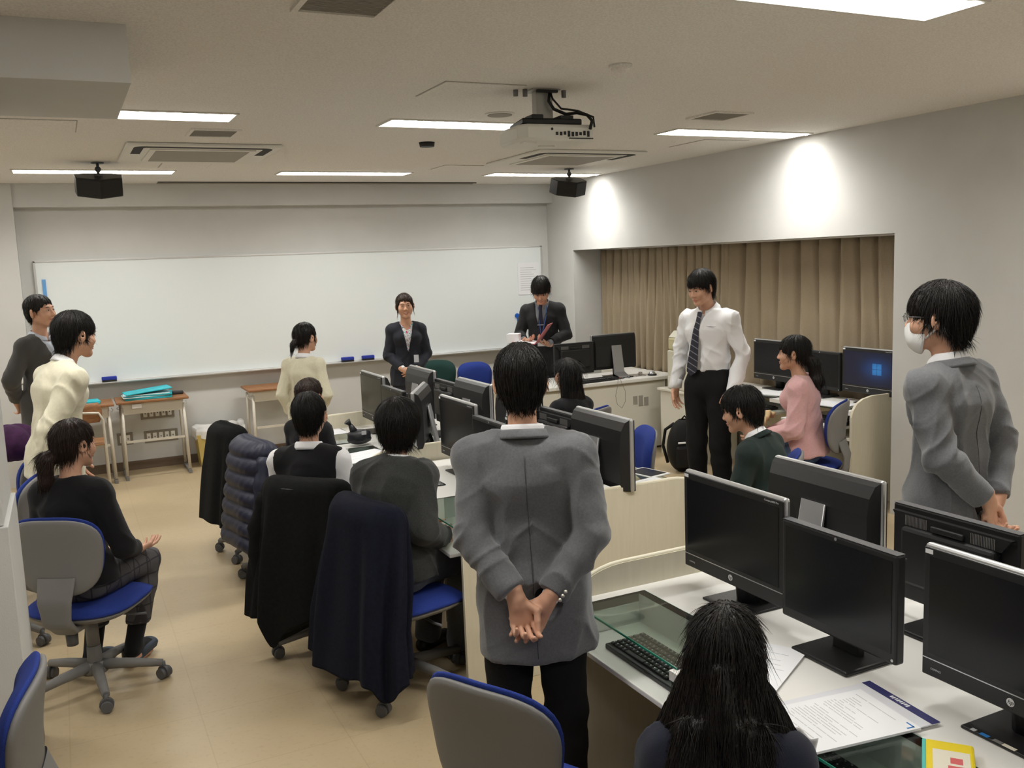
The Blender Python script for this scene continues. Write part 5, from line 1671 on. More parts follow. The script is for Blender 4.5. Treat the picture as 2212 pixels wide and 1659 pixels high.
    def tie(s, m='tie_dark', L=0.40, tw=0.036, off=0.115, lean_=0.0, parts=True, swing=0.0, top=-0.02, stripes=None):
        J = s.J; Rc = s.R @ s.Rc; k = s.sc
        dn = nrm(J['waist']-J['neck']); f = Rc[:, 1]; r = Rc[:, 0]
        p0 = J['neck']+f*0.062*k+dn*(-top)*k
        N = 16
        b = MB(); rings = []
        for i in range(N+1):
            t = i/N
            wd = (0.012+(tw-0.012)*min(1, t*1.25)) if t > 0.09 else 0.018
            fo = off*min(1, 0.78+t*0.8)
            p = J['neck']+dn*(t*L-top)*k+f*(fo*k)+r*(swing*t*k)+f*(0.0+lean_*t)*k
            if t == 1: wd = 0.003
            elif i == N-1: wd = tw*0.95
            for_ = [(-wd, 0), (-wd, 0.005), (0, 0.008), (wd, 0.005), (wd, 0)]
            rings.append([b.bm.verts.new(tuple(p+r*a*k+f*c_*k)) for a, c_ in for_])
        for A, B in zip(rings, rings[1:]):
            for j in range(5):
                b.bm.faces.new((A[j], A[(j+1) % 5], B[(j+1) % 5], B[j]))
        b.bm.faces.new(rings[0]); b.bm.faces.new(rings[-1][::-1])
        return b.build('necktie', m, s.root)
    # ----- hair
    def hair(s, style='short', m='hair', step=0.006, seed=0, strands=700, front=0.030, side=-0.005, nape=-0.075, vol=0.014, extra=(), slen=0.035, part=0.0, messy=0.12, ear=None):
        k = s.hk; R = s.Rh; c0 = s.hc
        H = s.Hd
        sv_ = 0.62 if style == 'short' else 1.0
        base = [(ell(H(0, -0.014, 0.034), [(0.074+vol*sv_)*k, (0.092+vol)*k, (0.080+vol)*k], R), 0.01*k),
                (ell(H(0, -0.030, -0.010), [((0.060 if style == 'short' else 0.064)+vol*sv_)*k, (0.070+vol)*k, (0.080+vol)*k], R), 0.02*k)]
        ys = [-0.12, -0.06, -0.030, -0.012, 0.006, 0.022, 0.040, 0.070, 0.095]
        ear_ = side+0.012 if ear is None else ear
        zs_ = [nape, nape, -0.022 if nape > -0.09 else nape+0.02, ear_, ear_, side, side+0.010, front-0.004, front]
        if style in ('bob',):
            zs_ = [nape, nape, nape-0.002, nape, nape+0.004, side, front-0.01, front, front+0.003]
        def line(x, y, z):
            px, py, pz = x-c0[0], y-c0[1], z-c0[2]
            ly = (px*R[0, 1]+py*R[1, 1]+pz*R[2, 1])/k
            lx = (px*R[0, 0]+py*R[1, 0]+pz*R[2, 0])/k
            lz = (px*R[0, 2]+py*R[1, 2]+pz*R[2, 2])/k
            zl = np.interp(ly, ys, zs_)+part*lx
            zl = zl+0.006*np.sin(lx*240+seed)+0.004*np.sin(ly*310+seed*2)
            return (zl-lz)*k*0.8
        allp = base+list(extra)
        lo = np.min([p[0][1] for p in allp], 0)-0.02; hi = np.max([p[0][2] for p in allp], 0)+0.02
        F = Field(*[band(lo[i], hi[i], step) for i in range(3)])
        for p, kk in base: F.put(p, 'u', kk)
        F.cut(line)
        # open the face
        F.put((lambda x, y, z: face_fn(x, y, z), lo, hi) if False else ell(H(0, 0.105, -0.050), [0.060*k, 0.075*k, (0.075+front*0.25)*k], R), 's', 0.006*k)
        for p, kk in extra: F.put(p, 'u', kk)
        v, q = F.mesh()
        v = relax(v, q, 2, 0.5)
        n = normals(v, q)
        L = (v-c0) @ R / k
        phi = np.arctan2(L[:, 0], -L[:, 1]-0.02)
        rr = np.linalg.norm(L[:, :2], axis=1)
        P = np.stack([phi*13, L[:, 2]*9, rr*12], 1)
        P2 = np.stack([phi*34, L[:, 2]*14, rr*30], 1)
        d = (0.0042*vnoise(P, seed)+0.0022*vnoise(P2, seed+9))*k
        v = v+n*d[:, None]
        V_ = [v]; Q_ = [q]
        # loose strands lying over the surface
        rng = np.random.default_rng(seed+1)
        if strands:
            pick = rng.integers(0, len(v), strands)
            base_n = len(v)
            crown = H(0, -0.03, 0.12)
            downv = -R[:, 2]*0.6+V(0, 0, -0.4)
            sv, sq = [], []
            cnt = 0
            for i in pick:
                p0 = v[i]; nn = n[i]
                w_ = (p0-crown); w_ = w_-nn*(w_ @ nn)
                w_ = nrm(w_)+0.6*nrm(downv-nn*(downv @ nn))+messy*rng.normal(size=3)
                w_ = nrm(w_-nn*(w_ @ nn))
                Ln = slen*(0.5+rng.random())*k
                lp = (p0-c0) @ R/k
                if lp[1] > 0.03: Ln *= 0.45
                r0 = (0.0008+0.0012*rng.random())*k
                side_ = np.cross(nn, w_)
                lift = rng.random()**2*0.09
                ring_prev = None
                NS = 4
                for j in range(NS+1):
                    t = j/NS
                    pc = p0+w_*Ln*t+nn*(0.0012*k+lift*Ln*0.30*t*(1-0.5*t))-V(0, 0, 0.25*Ln*t*t)+side_*0.03*Ln*math.sin(t*3)*rng.normal()
                    r_ = r0*(1-t)**0.6+0.0001
                    sv += [pc+side_*r_, pc+nn*r_*0.8, pc-side_*r_]
                    if j:
                        a = base_n+cnt+3*(j-1)
                        sq += [[a, a+1, a+4, a+3], [a+1, a+2, a+5, a+4], [a+2, a, a+3, a+5]]
                cnt += 3*(NS+1)
            V_.append(np.array(sv)); Q_.append(np.array(sq))
        return to_obj('hair', np.concatenate(V_), np.concatenate(Q_), m, s.root)

def hair_mat(name, col, rough=0.42, spec=0.35):
    m = mat(name, col, rough, spec=spec)
    nt = m.node_tree; b = nt.nodes['Principled BSDF']
    tc = nt.nodes.new('ShaderNodeTexCoord')
    mp = nt.nodes.new('ShaderNodeMapping'); mp.inputs['Scale'].default_value = (260, 260, 18)
    n = nt.nodes.new('ShaderNodeTexNoise'); n.inputs['Scale'].default_value = 1; n.inputs['Detail'].default_value = 2
    bp = nt.nodes.new('ShaderNodeBump'); bp.inputs['Strength'].default_value = 0.6; bp.inputs['Distance'].default_value = 0.004
    nt.links.new(tc.outputs['Object'], mp.inputs['Vector']); nt.links.new(mp.outputs['Vector'], n.inputs['Vector'])
    nt.links.new(n.outputs['Fac'], bp.inputs['Height']); nt.links.new(bp.outputs['Normal'], b.inputs['Normal'])
    return m
hair_mat('hair', (0.012, 0.010, 0.009)); hair_mat('hair_brown', (0.026, 0.014, 0.010))
mat('suit_grey', (0.122, 0.126, 0.136), 0.9, var=0.12, vscale=150, bump=0.25, bscale=500, sheen=0.3)
mat('suit_black', (0.014, 0.015, 0.017), 0.85, bump=0.2, bscale=500, sheen=0.05)
mat('suit_charcoal', (0.050, 0.048, 0.046), 0.9, bump=0.2, bscale=500, sheen=0.2)
mat('suit_ink', (0.011, 0.013, 0.022), 0.85, bump=0.2, bscale=500, sheen=0.05)
mat('trousers_black', (0.010, 0.010, 0.011), 0.9, bump=0.2, bscale=300, spec=0.3)
mat('shirt_white', (0.80, 0.80, 0.82), 0.75, bump=0.15, bscale=200, sheen=0.1)
mat('shirt_blue', (0.58, 0.63, 0.72), 0.75)
mat('shirt_grey', (0.22, 0.24, 0.27), 0.75)
mat('knit_cream', (0.72, 0.68, 0.52), 0.95, var=0.04, vscale=80, bump=0.3, bscale=750, sheen=0.3)
mat('knit_black', (0.012, 0.012, 0.014), 0.95, bump=0.3, bscale=750, sheen=0.1, spec=0.2)
mat('knit_charcoal', (0.035, 0.037, 0.036), 0.95, var=0.25, vscale=220, bump=0.3, bscale=750, sheen=0.2, spec=0.2)
mat('knit_pink', (0.66, 0.38, 0.38), 0.95, var=0.05, vscale=80, bump=0.3, bscale=750, sheen=0.3)
mat('blazer_green', (0.006, 0.017, 0.015), 0.85, bump=0.2, bscale=400, sheen=0.05)
mat('cardigan_navy', (0.012, 0.015, 0.032), 0.95, bump=0.3, bscale=700, sheen=0.1)
mat('denim', (0.06, 0.09, 0.15), 0.9, var=0.3, vscale=40)
mat('beige_cloth', (0.52, 0.38, 0.20), 0.85)
mat('shoe_black', (0.012, 0.012, 0.012), 0.45)
mat('slipper_blue', (0.05, 0.065, 0.09), 0.8)
mat('mask_white', (0.82, 0.82, 0.82), 0.8)
mat('button_metal', (0.6, 0.58, 0.52), 0.3, 0.8)
mat('ribbon_maroon', (0.13, 0.012, 0.035), 0.6)
mat('pink_folder', (0.62, 0.22, 0.24), 0.6); mat('pen_white', (0.8, 0.8, 0.8), 0.4)
mat('lanyard_blue', (0.03, 0.09, 0.30), 0.6); mat('tie_navy', (0.010, 0.012, 0.030), 0.7); mat('tie_grey', (0.045, 0.045, 0.06), 0.7)

def stripes_mat(name, c1, c2, freq, direc, width=0.16):
    m = bpy.data.materials.new(name); m.use_nodes = True
    nt = m.node_tree; b = nt.nodes['Principled BSDF']
    tc = nt.nodes.new('ShaderNodeTexCoord'); dp = nt.nodes.new('ShaderNodeVectorMath'); dp.operation = 'DOT_PRODUCT'
    dp.inputs[1].default_value = direc
    a = nt.nodes.new('ShaderNodeMath'); a.operation = 'MULTIPLY'; a.inputs[1].default_value = freq
    f = nt.nodes.new('ShaderNodeMath'); f.operation = 'FRACT'
    l = nt.nodes.new('ShaderNodeMath'); l.operation = 'LESS_THAN'; l.inputs[1].default_value = width
    mx = nt.nodes.new('ShaderNodeMix'); mx.data_type = 'RGBA'; mx.inputs[6].default_value = (*c1, 1); mx.inputs[7].default_value = (*c2, 1)
    L = nt.links.new
    L(tc.outputs['Object'], dp.inputs[0]); L(dp.outputs['Value'], a.inputs[0]); L(a.outputs[0], f.inputs[0]); L(f.outputs[0], l.inputs[0])
    L(l.outputs[0], mx.inputs[0]); L(mx.outputs[2], b.inputs['Base Color'])
    b.inputs['Roughness'].default_value = 0.7
    MATS[name] = m
stripes_mat('tie_striped', (0.022, 0.022, 0.035), (0.22, 0.22, 0.26), 26, (0.35, -0.35, 0.85), 0.14)
def plaid_mat():
    m = bpy.data.materials.new('plaid_grey'); m.use_nodes = True
    nt = m.node_tree; b = nt.nodes['Principled BSDF']; L = nt.links.new
    tc = nt.nodes.new('ShaderNodeTexCoord'); prev = None
    for d in ((16, 0, 0), (0, 16, 0), (0, 0, 14)):
        dp = nt.nodes.new('ShaderNodeVectorMath'); dp.operation = 'DOT_PRODUCT'; dp.inputs[1].default_value = d
        f = nt.nodes.new('ShaderNodeMath'); f.operation = 'FRACT'
        l = nt.nodes.new('ShaderNodeMath'); l.operation = 'LESS_THAN'; l.inputs[1].default_value = 0.10
        L(tc.outputs['Object'], dp.inputs[0]); L(dp.outputs['Value'], f.inputs[0]); L(f.outputs[0], l.inputs[0])
        if prev is None: prev = l.outputs[0]
        else:
            a = nt.nodes.new('ShaderNodeMath'); a.operation = 'ADD'; L(prev, a.inputs[0]); L(l.outputs[0], a.inputs[1]); prev = a.outputs[0]
    r = nt.nodes.new('ShaderNodeValToRGB'); r.color_ramp.elements[0].color = (0.085, 0.08, 0.085, 1); r.color_ramp.elements[1].color = (0.035, 0.033, 0.04, 1)
    L(prev, r.inputs['Fac']); L(r.outputs['Color'], b.inputs['Base Color']); b.inputs['Roughness'].default_value = 0.9
    MATS['plaid_grey'] = m
plaid_mat()
def floral_mat():
    m = bpy.data.materials.new('floral'); m.use_nodes = True
    nt = m.node_tree; b = nt.nodes['Principled BSDF']; L = nt.links.new
    tc = nt.nodes.new('ShaderNodeTexCoord'); n = nt.nodes.new('ShaderNodeTexNoise'); n.inputs['Scale'].default_value = 26
    r = nt.nodes.new('ShaderNodeValToRGB'); r.color_ramp.interpolation = 'CONSTANT'
    es = r.color_ramp.elements
    es[0].color = (0.75, 0.75, 0.78, 1); es[1].position = 0.52; es[1].color = (0.05, 0.35, 0.33, 1)
    e = es.new(0.56); e.color = (0.75, 0.72, 0.75, 1); e = es.new(0.62); e.color = (0.62, 0.04, 0.14, 1); e = es.new(0.40); e.color = (0.25, 0.13, 0.40, 1); e = es.new(0.44); e.color = (0.78, 0.78, 0.8, 1)
    L(tc.outputs['Object'], n.inputs['Vector']); L(n.outputs['Fac'], r.inputs['Fac']); L(r.outputs['Color'], b.inputs['Base Color'])
    b.inputs['Roughness'].default_value = 0.6
    MATS['floral'] = m
floral_mat()

def std_jacket(p, m, step=0.010, vdepth=None, g=0.020, hem=None, seed=0, fold=0.006, shirt='shirt_white', sl=0.93, vw=0.075, shirt_all=False, flare=0.012, collar_m=None, fscale=1.0, hole=0.066):
    """jacket over a shirt; hem is the drop below the hips"""
    hem = 0.10 if hem is None else hem
    up_ = nrm(p.J['waist']-p.J['hip'])
    pr = p.torso(g, sl=sl, hipg=g+flare, flare=0)
    if hem > 0.03:
        pr.append((econe(p.J['hip']-up_*hem*p.sc, p.J['hip'], ((0.150+g+flare*1.5)*p.sc*p.fat, (0.104+g+flare*1.5)*p.sc*p.fat), ((0.145+g+flare)*p.sc*p.fat, (0.10+g+flare)*p.sc*p.fat), p.R[:, 0]), 0.03*p.sc))
    def c(x, y, z):
        q = p.J['hip']-up_*hem*p.sc
        a = -((x-q[0])*up_[0]+(y-q[1])*up_[1]+(z-q[2])*up_[2])
        # only near the trunk, sleeves keep going
        r = np.sqrt((x-q[0])**2+(y-q[1])**2+(z-q[2])**2)
        d = 1e9
        for sd in 'LR':
            e, w_ = p.J['el'+sd], p.J['wr'+sd]; ba = w_-e; px, py, pz = x-e[0], y-e[1], z-e[2]
            t = np.clip((px*ba[0]+py*ba[1]+pz*ba[2])/(ba@ba), 0, 1)
            d = np.minimum(d, np.sqrt((px-t*ba[0])**2+(py-t*ba[1])**2+(pz-t*ba[2])**2)-0.055*p.sc)
        return np.minimum(a, np.maximum(d, -1))
    subs = [p.neck_hole(hole)]+[p.cuff_cut(sd, sl) for sd in 'LR']
    if vdepth: subs.append(p.vee(vdepth, vw, g))
    o = p.cloth('jacket', m, pr, step, cuts=[c], subs=subs, fold=fold, seed=seed, emph=p.emph(), fscale=fscale)
    if shirt:
        p.cloth('shirt', shirt, p.torso(0.006, sl=0.97, ag=0.004), 0.012, subs=[p.neck_hole(0.056)], fold=0.002, seed=seed+3)
    return o
def trousers(p, m, g=0.012, step=0.012, seed=0, fold=0.005):
    cz = min(p.J['anL'][2], p.J['anR'][2])-0.03*p.sc
    return p.cloth('trousers', m, p.legs_(g), step, cuts=[lambda x, y, z: cz-z+0*x+0*y], fold=fold, seed=seed, emph=[(p.J['knL'], 0.1), (p.J['knR'], 0.1)])
def shoes(p, m='shoe_black'):
    J, k, R = p.J, p.sc, p.R
    for sd in 'LR':
        a = J['an'+sd]; base = V(a[0], a[1], p.loc[2]); f = R[:, 1]
        pr = [(econe(base+V(0, 0, 0.036*k)-f*0.045*k, base+f*0.14*k+V(0, 0, 0.030*k), (0.042*k, 0.040*k), (0.048*k, 0.032*k), R[:, 0]), 0.02*k)]
        z0 = p.loc[2]+0.001
        p.cloth('shoe', m, pr, 0.009, cuts=[lambda x, y, z: z0-z+0*x+0*y], fold=0)
# ================================================================ the people in the room
def place(label, crown, face, pose='stand', sc=None, **kw):
    """stand or seat a person so that the top of the head is at `crown`"""
    x, y, z = crown
    def crown_of(loc, s_):
        q = Person.__new__(Person)
        globals_thing = thing
        q.__init__(label, loc, face, sc=s_, pose=pose, probe=True, **kw)
        return q.Hd(0, -0.014, 0.126)
    s_ = sc or 1.0
    if sc is None:
        for _ in range(12):
            s_ *= 1+(z/crown_of((0, 0, 0), s_)[2]-1)*(1.0 if pose == 'stand' else 1.4)
    c = crown_of((0, 0, 0), s_)
    return Person(label, (x-c[0], y-c[1], 0), face, sc=s_, pose=pose, **kw)
_pi = Person.__init__
def _init(s, *a, probe=False, **k):
    if probe:
        n = len(C.objects)
        _pi(s, *a, **k)
        bpy.data.objects.remove(s.root)
    else: _pi(s, *a, **k)
Person.__init__ = _init

mat('suit_seam', (0.05, 0.052, 0.056), 0.9)
def seated_legs(spread=0.11, fwd=0.40, hz=0.53, kx=0.0, foot=0.05):
    return {'R': ((spread+kx, fwd, hz-0.0), (spread+kx*0.8, fwd-foot, 0.085)), 'L': ((-spread+kx, fwd, hz-0.0), (-spread+kx*0.8, fwd-foot, 0.085))}
lap = {'R': ((0.23, 0.06, 0.74), (0.10, 0.28, 0.66)), 'L': ((-0.23, 0.06, 0.74), (-0.10, 0.28, 0.66))}
back_arms = {'R': ((0.192, -0.085, 1.115), (0.040, -0.165, 0.930)), 'L': ((-0.192, -0.085, 1.115), (-0.055, -0.190, 0.950))}
back_hands = {'L': dict(dir=(0.20, -0.10, -0.95), palm=(0.25, -1, 0.1), curl=0.62, thumb=(0.05, -0.45, -1)), 'R': dict(dir=(-0.55, 0.02, -0.80), palm=(-0.1, -1, 0.2), curl=0.45)}

# --- student in the grey jacket, seen from behind, hands clasped behind the back
p = place('student in grey jacket seen from behind in the aisle, hands clasped at the back', (1.225, 2.47, 1.598), (0.45, 0.89), arms=back_arms, hand=back_hands, hs=0.97, head=(0.04, 0.02, 0), lean=0.02, side=-0.05)
p.body(hand_step=0.0032, hstep=0.0045)
p.hair('short', step=0.0045, strands=5200, vol=0.020, nape=-0.084, side=-0.002, seed=3, slen=0.024, ear=0.024)
jk = std_jacket(p, 'suit_grey', step=0.0065, g=0.024, hem=0.215, seed=4, fold=0.0085, sl=0.93, flare=0.014, fscale=1.0)
p.seam(jk, 'suit_seam', -0.18, 0.42)
trousers(p, 'trousers_black', g=0.014, seed=2)
shoes(p)
p.collar('shirt_collar', 'shirt_white', r=0.059, h=0.024, th=0.006, open_=0.7, z0=0.008, flare=0.2)
p.collar('jacket_collar', 'suit_grey', r=0.068, h=0.022, th=0.010, open_=1.6, z0=-0.006, flare=1.1)
d = nrm(p.J['wrR']-p.J['elR'])
for i in range(3):
    q = p.J['wrR']-d*(0.040+0.014*i)+nrm(np.cross(d, V(0, 0, 1)))*0.0+p.R @ V(0.012, -0.058, -0.010)
    b = MB(); b.ball(tuple(q), (0.006, 0.006, 0.006), seg=12); b.build('cuff_button', 'button_metal', p.root)

# --- masked student at the right
p = place('student in grey jacket with a white face mask and glasses, standing at the right', (2.93, 2.37, 1.712), (-0.10, 0.99), arms=back_arms, hand=back_hands, hs=1.07, headface=(-0.52, 0.85), lean=0.03)
p.body(hstep=0.0045, hand_step=0.006)
p.hair('short', step=0.0045, strands=5200, vol=0.019, nape=-0.068, side=-0.012, front=0.010, seed=5, slen=0.045)
jk = std_jacket(p, 'suit_grey', step=0.007, g=0.024, hem=0.22, seed=14, fold=0.0095, sl=0.95, vdepth=0.30, vw=0.06)
p.seam(jk, 'suit_seam', -0.18, 0.42)
trousers(p, 'trousers_black', g=0.014, seed=4, step=0.016); shoes(p)
p.collar('shirt_collar', 'shirt_white', r=0.062, h=0.036, th=0.006, open_=0.6, z0=0.008, flare=0.3)
p.collar('jacket_collar', 'suit_grey', r=0.069, h=0.024, th=0.010, open_=1.5, z0=-0.006, flare=1.1)
k = p.hk
pr = [(ell(p.Hd(0, 0.016, -0.067), [0.067*k, 0.090*k, 0.071*k], p.Rh), 0.01), (ell(p.Hd(0, 0.088, -0.036), [0.012*k, 0.016*k, 0.020*k], p.Rh), 0.03*k)]
nb, nu = p.Rh[:, 1], p.Rh[:, 2]
p.cloth('face_mask', 'mask_white', pr, 0.005, cuts=[p.plane(p.Hd(0, 0.020, -0.02), -nb-0.25*nu), p.plane(p.Hd(0, 0.10, -0.018), nu+0.15*nb)], subs=[], fold=0.0012, seed=5, fscale=3)
for sg in (-1, 1):
    b = MB(); b.tube([tuple(p.Hd(*q)) for q in ((sg*0.061, 0.035, -0.030), (sg*0.072, 0.012, -0.004), (sg*0.080, -0.006, 0.026), (sg*0.084, -0.020, 0.010), (sg*0.081, -0.016, -0.018), (sg*0.074, 0.002, -0.042), (sg*0.060, 0.030, -0.068))], 0.0034*k); b.build('ear_loop', 'mask_white', p.root)
g_ = thing('glasses', 'thin framed glasses worn by the masked student', 'glasses', (0, 0, 0))
for sg in (-1, 1):
    b = MB()
    b.tube([tuple(p.Hd(sg*0.033+0.021*math.cos(a), 0.102, 0.004+0.015*math.sin(a))) for a in [2*PI*i/20 for i in range(21)]], 0.0013*k, seg=6); b.build('lens_rim', 'dark_grey_plastic', g_)
    b = MB(); b.tube([tuple(p.Hd(*q)) for q in ((sg*0.054, 0.106, 0.008), (sg*0.072, 0.090, 0.008), (sg*0.080, 0.0, 0.006))], 0.0016*k, seg=6); b.build('temple', 'dark_grey_plastic', g_)
b = MB(); b.tube([tuple(p.Hd(*q)) for q in ((-0.012, 0.110, 0.006), (0, 0.113, 0.009), (0.012, 0.110, 0.006))], 0.0013*k, seg=6); b.build('bridge', 'dark_grey_plastic', g_)

# --- presenter
p = place('smiling woman in a dark skirt suit standing before the whiteboard, hands folded', (2.87, 8.18, 1.592), (-0.22, -0.97), male=False, hs=1.06, head=(-0.05, 0.0, 0.06),
          arms={'R': ((0.198, 0.00, 1.10), (0.070, 0.175, 0.965)), 'L': ((-0.198, 0.00, 1.10), (-0.055, 0.175, 0.955))},
          hand={'R': dict(dir=(-0.85, 0.25, -0.45), palm=(0.1, -1, -0.2), curl=0.35), 'L': dict(dir=(0.85, 0.1, -0.5), palm=(0, -1, 0), curl=0.45)})
p.body(hstep=0.0050, hand_step=0.005)
p.face(smile=1.0, teeth=True, hair_m='hair_brown')
p.hair('short', 'hair_brown', step=0.006, strands=900, vol=0.010, nape=-0.060, side=-0.020, front=0.052, seed=11, part=0.25, extra=[(cone(p.Hd(-0.072, 0.03, 0.02), p.Hd(-0.074, 0.024, -0.055), 0.010*p.hk, 0.004*p.hk), 0.01), (cone(p.Hd(0.072, 0.03, 0.02), p.Hd(0.075, 0.02, -0.07), 0.010*p.hk, 0.004*p.hk), 0.01), (ell(p.Hd(0, -0.115, 0.0), [0.035*p.hk]*3), 0.02)])
std_jacket(p, 'suit_ink', step=0.009, g=0.020, hem=0.14, vdepth=0.30, vw=0.062, seed=21, shirt=None, sl=0.92)
p.cloth('blouse', 'floral', p.torso(0.007, sl=0.9, ag=0.004), 0.012, subs=[p.neck_hole(0.056), p.vee(0.09, 0.035, 0)], fold=0.002)
p.collar('blouse_collar', 'floral', r=0.056, h=0.020, th=0.005, open_=1.1, z0=-0.012, flare=1.2)
b = MB(); b.ball(tuple(p.J['waist']+p.R @ V(0, 0.118, 0.035)), 0.008); b.build('jacket_button', 'matte_black', p.root)
J = p.J; hp = J['hip']
kn = (J['knL']+J['knR'])/2
p.cloth('skirt', 'suit_ink', [(econe(hp-V(0, 0, 0.02), kn+V(0, 0, 0.05), (0.166*p.sc, 0.122*p.sc), (0.175*p.sc, 0.115*p.sc), p.R[:, 0]), 0.01)], 0.012, cuts=[lambda x, y, z: (kn[2]+0.02)-z+0*x+0*y], fold=0.004)
shoes(p)
b = MB(); q = p.R @ V(0.0, 0.145, 0.0)
b.box(-0.022, 0.022, -0.002, 0.002, -0.035, 0.035, bev=0.001)
M4 = Matrix(p.R.tolist()).to_4x4(); M4.translation = Vector(tuple(p.J['hip']+p.R @ V(-0.06, 0.165, 0.13)))
b.xf(M4); tag(b.build('name_badge', 'shirt_blue'), 'pale blue name badge hanging at the waist of the presenter', 'badge')
for sd in 'LR': p.cuff('shirt_cuff', 'shirt_white', sd, r=0.033, L=0.03, at=-0.005)

# --- man with the pink folder
p = place('man in a dark suit reading from an open pink folder beside the whiteboard', (4.23, 8.02, 1.665), (-0.62, -0.79), hs=1.06, head=(0.12, 0.62, 0), lean=0.03, neck_f=0.2,
          arms={'R': ((0.245, 0.03, 1.11), (0.150, 0.255, 1.075)), 'L': ((-0.245, 0.03, 1.11), (-0.085, 0.245, 1.035))},
          hand={'R': dict(dir=(-0.7, 0.6, 0.0), palm=(-0.2, 0.2, 1), curl=0.35), 'L': dict(dir=(0.6, 0.5, 0.2), palm=(0, 0.2, 1), curl=0.5)})
p.body(hstep=0.0050, hand_step=0.005); p.face(smile=0)
p.hair('short', step=0.006, strands=1300, vol=0.019, front=0.006, side=-0.012, seed=9, slen=0.05)
std_jacket(p, 'suit_black', step=0.009, g=0.022, hem=0.20, vdepth=0.34, vw=0.072, seed=31, shirt='shirt_grey', sl=0.90)
p.collar('shirt_collar', 'shirt_grey', r=0.060, h=0.030, th=0.005, open_=0.35, z0=0.0, flare=0.8)
p.tie('tie_navy', L=0.36, off=0.122, tw=0.032, top=-0.01)
b = MB(); q = p.J['neck']+p.R @ V(0, 0.132, -0.205)
b.box(-0.032, 0.032, -0.003, 0.003, -0.004, 0.004, bev=0.001); M4 = Matrix(p.R.tolist()).to_4x4(); M4.translation = Vector(tuple(q)); b.xf(M4); b.build('tie_clip', 'silver', p.root)
trousers(p, 'suit_black', step=0.016); shoes(p)
for sd in 'LR': p.cuff('shirt_cuff', 'shirt_grey', sd, r=0.034, L=0.03, at=-0.004)
b = MB()
b.tube([tuple(p.J['neck']+p.R @ V(*q)) for q in ((-0.055, 0.045, -0.02), (-0.055, 0.115, -0.12), (-0.022, 0.142, -0.28), (-0.01, 0.150, -0.34))], 0.006); b.tube([tuple(p.J['neck']+p.R @ V(*q)) for q in ((0.03, 0.06, -0.03), (0.01, 0.13, -0.18), (-0.008, 0.150, -0.34))], 0.004)
t = thing('lanyard', 'blue neck lanyard with a clear badge worn by the man with the folder', 'lanyard', (0, 0, 0)); b.build('strap', 'lanyard_blue', t)
b = MB(); b.box(-0.04, 0.04, -0.002, 0.002, -0.055, 0.0, bev=0.001); M4.translation = Vector(tuple(p.J['neck']+p.R @ V(-0.01, 0.165, -0.36))); b.xf(M4); b.build('badge', 'paper', t)
t = thing('pink_folder', 'open pink paper folder held by the man in the dark suit', 'folder', tuple(p.J['hip']+p.R @ V(0.0, 0.34, 0.125)), ang(-0.62, -0.79))
b = MB(); b.box(-0.0, 0.225, -0.15, 0.15, -0.002, 0.002); b.xf(Matrix.Rotation(-0.10, 4, 'Y')); b.build('folder_leaf', 'pink_folder', t)
b = MB(); b.box(-0.225, 0.0, -0.15, 0.15, -0.002, 0.002); b.xf(Matrix.Rotation(0.95, 4, 'Y')); b.build('folder_leaf', 'pink_folder', t)
b = MB(); b.box(0.01, 0.21, -0.13, 0.14, 0.003, 0.006); b.xf(Matrix.Rotation(-0.10, 4, 'Y')); b.build('inserted_sheet', 'paper', t)
o = rbox('white_box', 'paper', -0.06, 0.06, -0.06, 0.06, 0, 0.09, bev=0.003); o.location = tuple(p.J['hip']+p.R @ V(0.235, 0.33, 0.13)); o.rotation_euler = (0, 0, ang(-0.62, -0.79))
tag(o, 'small white box held on the open folder by the man in the dark suit', 'box')

# --- student in the white shirt and striped tie
p = place('tall student in white shirt and striped tie standing before the curtains', (4.00, 5.22, 1.735), (-0.93, -0.36), hs=0.96, headface=(-0.985, -0.17), head=(0, 0.30, 0), lean=0.0, neck_f=0.15,
          arms={'R': ((0.235, -0.01, 1.115), (0.235, 0.055, 0.885)), 'L': ((-0.235, -0.05, 1.115), (-0.225, 0.07, 0.885))},
          hand={'R': dict(dir=(0.02, 0.12, -1), palm=(-1, 0.1, 0), curl=0.28), 'L': dict(dir=(0.05, 0.25, -0.95), palm=(0.6, -0.8, 0), curl=0.42)})
p.body(hstep=0.0046, hand_step=0.0045); p.face(smile=0.6)
p.hair('short', step=0.0055, strands=2600, vol=0.018, front=0.036, side=-0.004, seed=17, slen=0.045)
waist_z = p.J['hip'][2]+0.075*p.sc
p.cloth('shirt', 'shirt_white', p.torso(0.017, sl=0.99, ag=0.018, hipg=0.013), 0.008, cuts=[(lambda P: (lambda x, y, z: np.minimum((waist_z-z)+0*x+0*y, np.minimum(0.075*p.sc-0, 1)*0+np.where((np.abs((x-P['hip'][0])*p.R[0, 0]+(y-P['hip'][1])*p.R[1, 0]) > 0.185*p.sc), -1.0, 1.0)+0*z)))(p.J)], subs=[p.neck_hole(0.060)], fold=0.0105, seed=41, emph=p.emph())
p.collar('shirt_collar', 'shirt_white', r=0.058, h=0.034, th=0.005, open_=0.4, z0=0.006, flare=1.0)
p.tie('tie_striped', L=0.44, off=0.132, tw=0.040, top=-0.01, swing=0.06)
b = MB(); b.box(-0.045, 0.045, -0.004, 0.004, 0.047, 0.050, bev=0.001); M4 = Matrix(p.R.tolist()).to_4x4(); M4.translation = Vector(tuple(p.J['chest']+p.R @ V(-0.082, 0.112, -0.02))); b.xf(M4); b.build('chest_pocket', 'grey_print', p.root)
for sd in 'LR': p.cuff('shirt_cuff', 'shirt_white', sd, r=0.043, L=0.055, at=0.010)
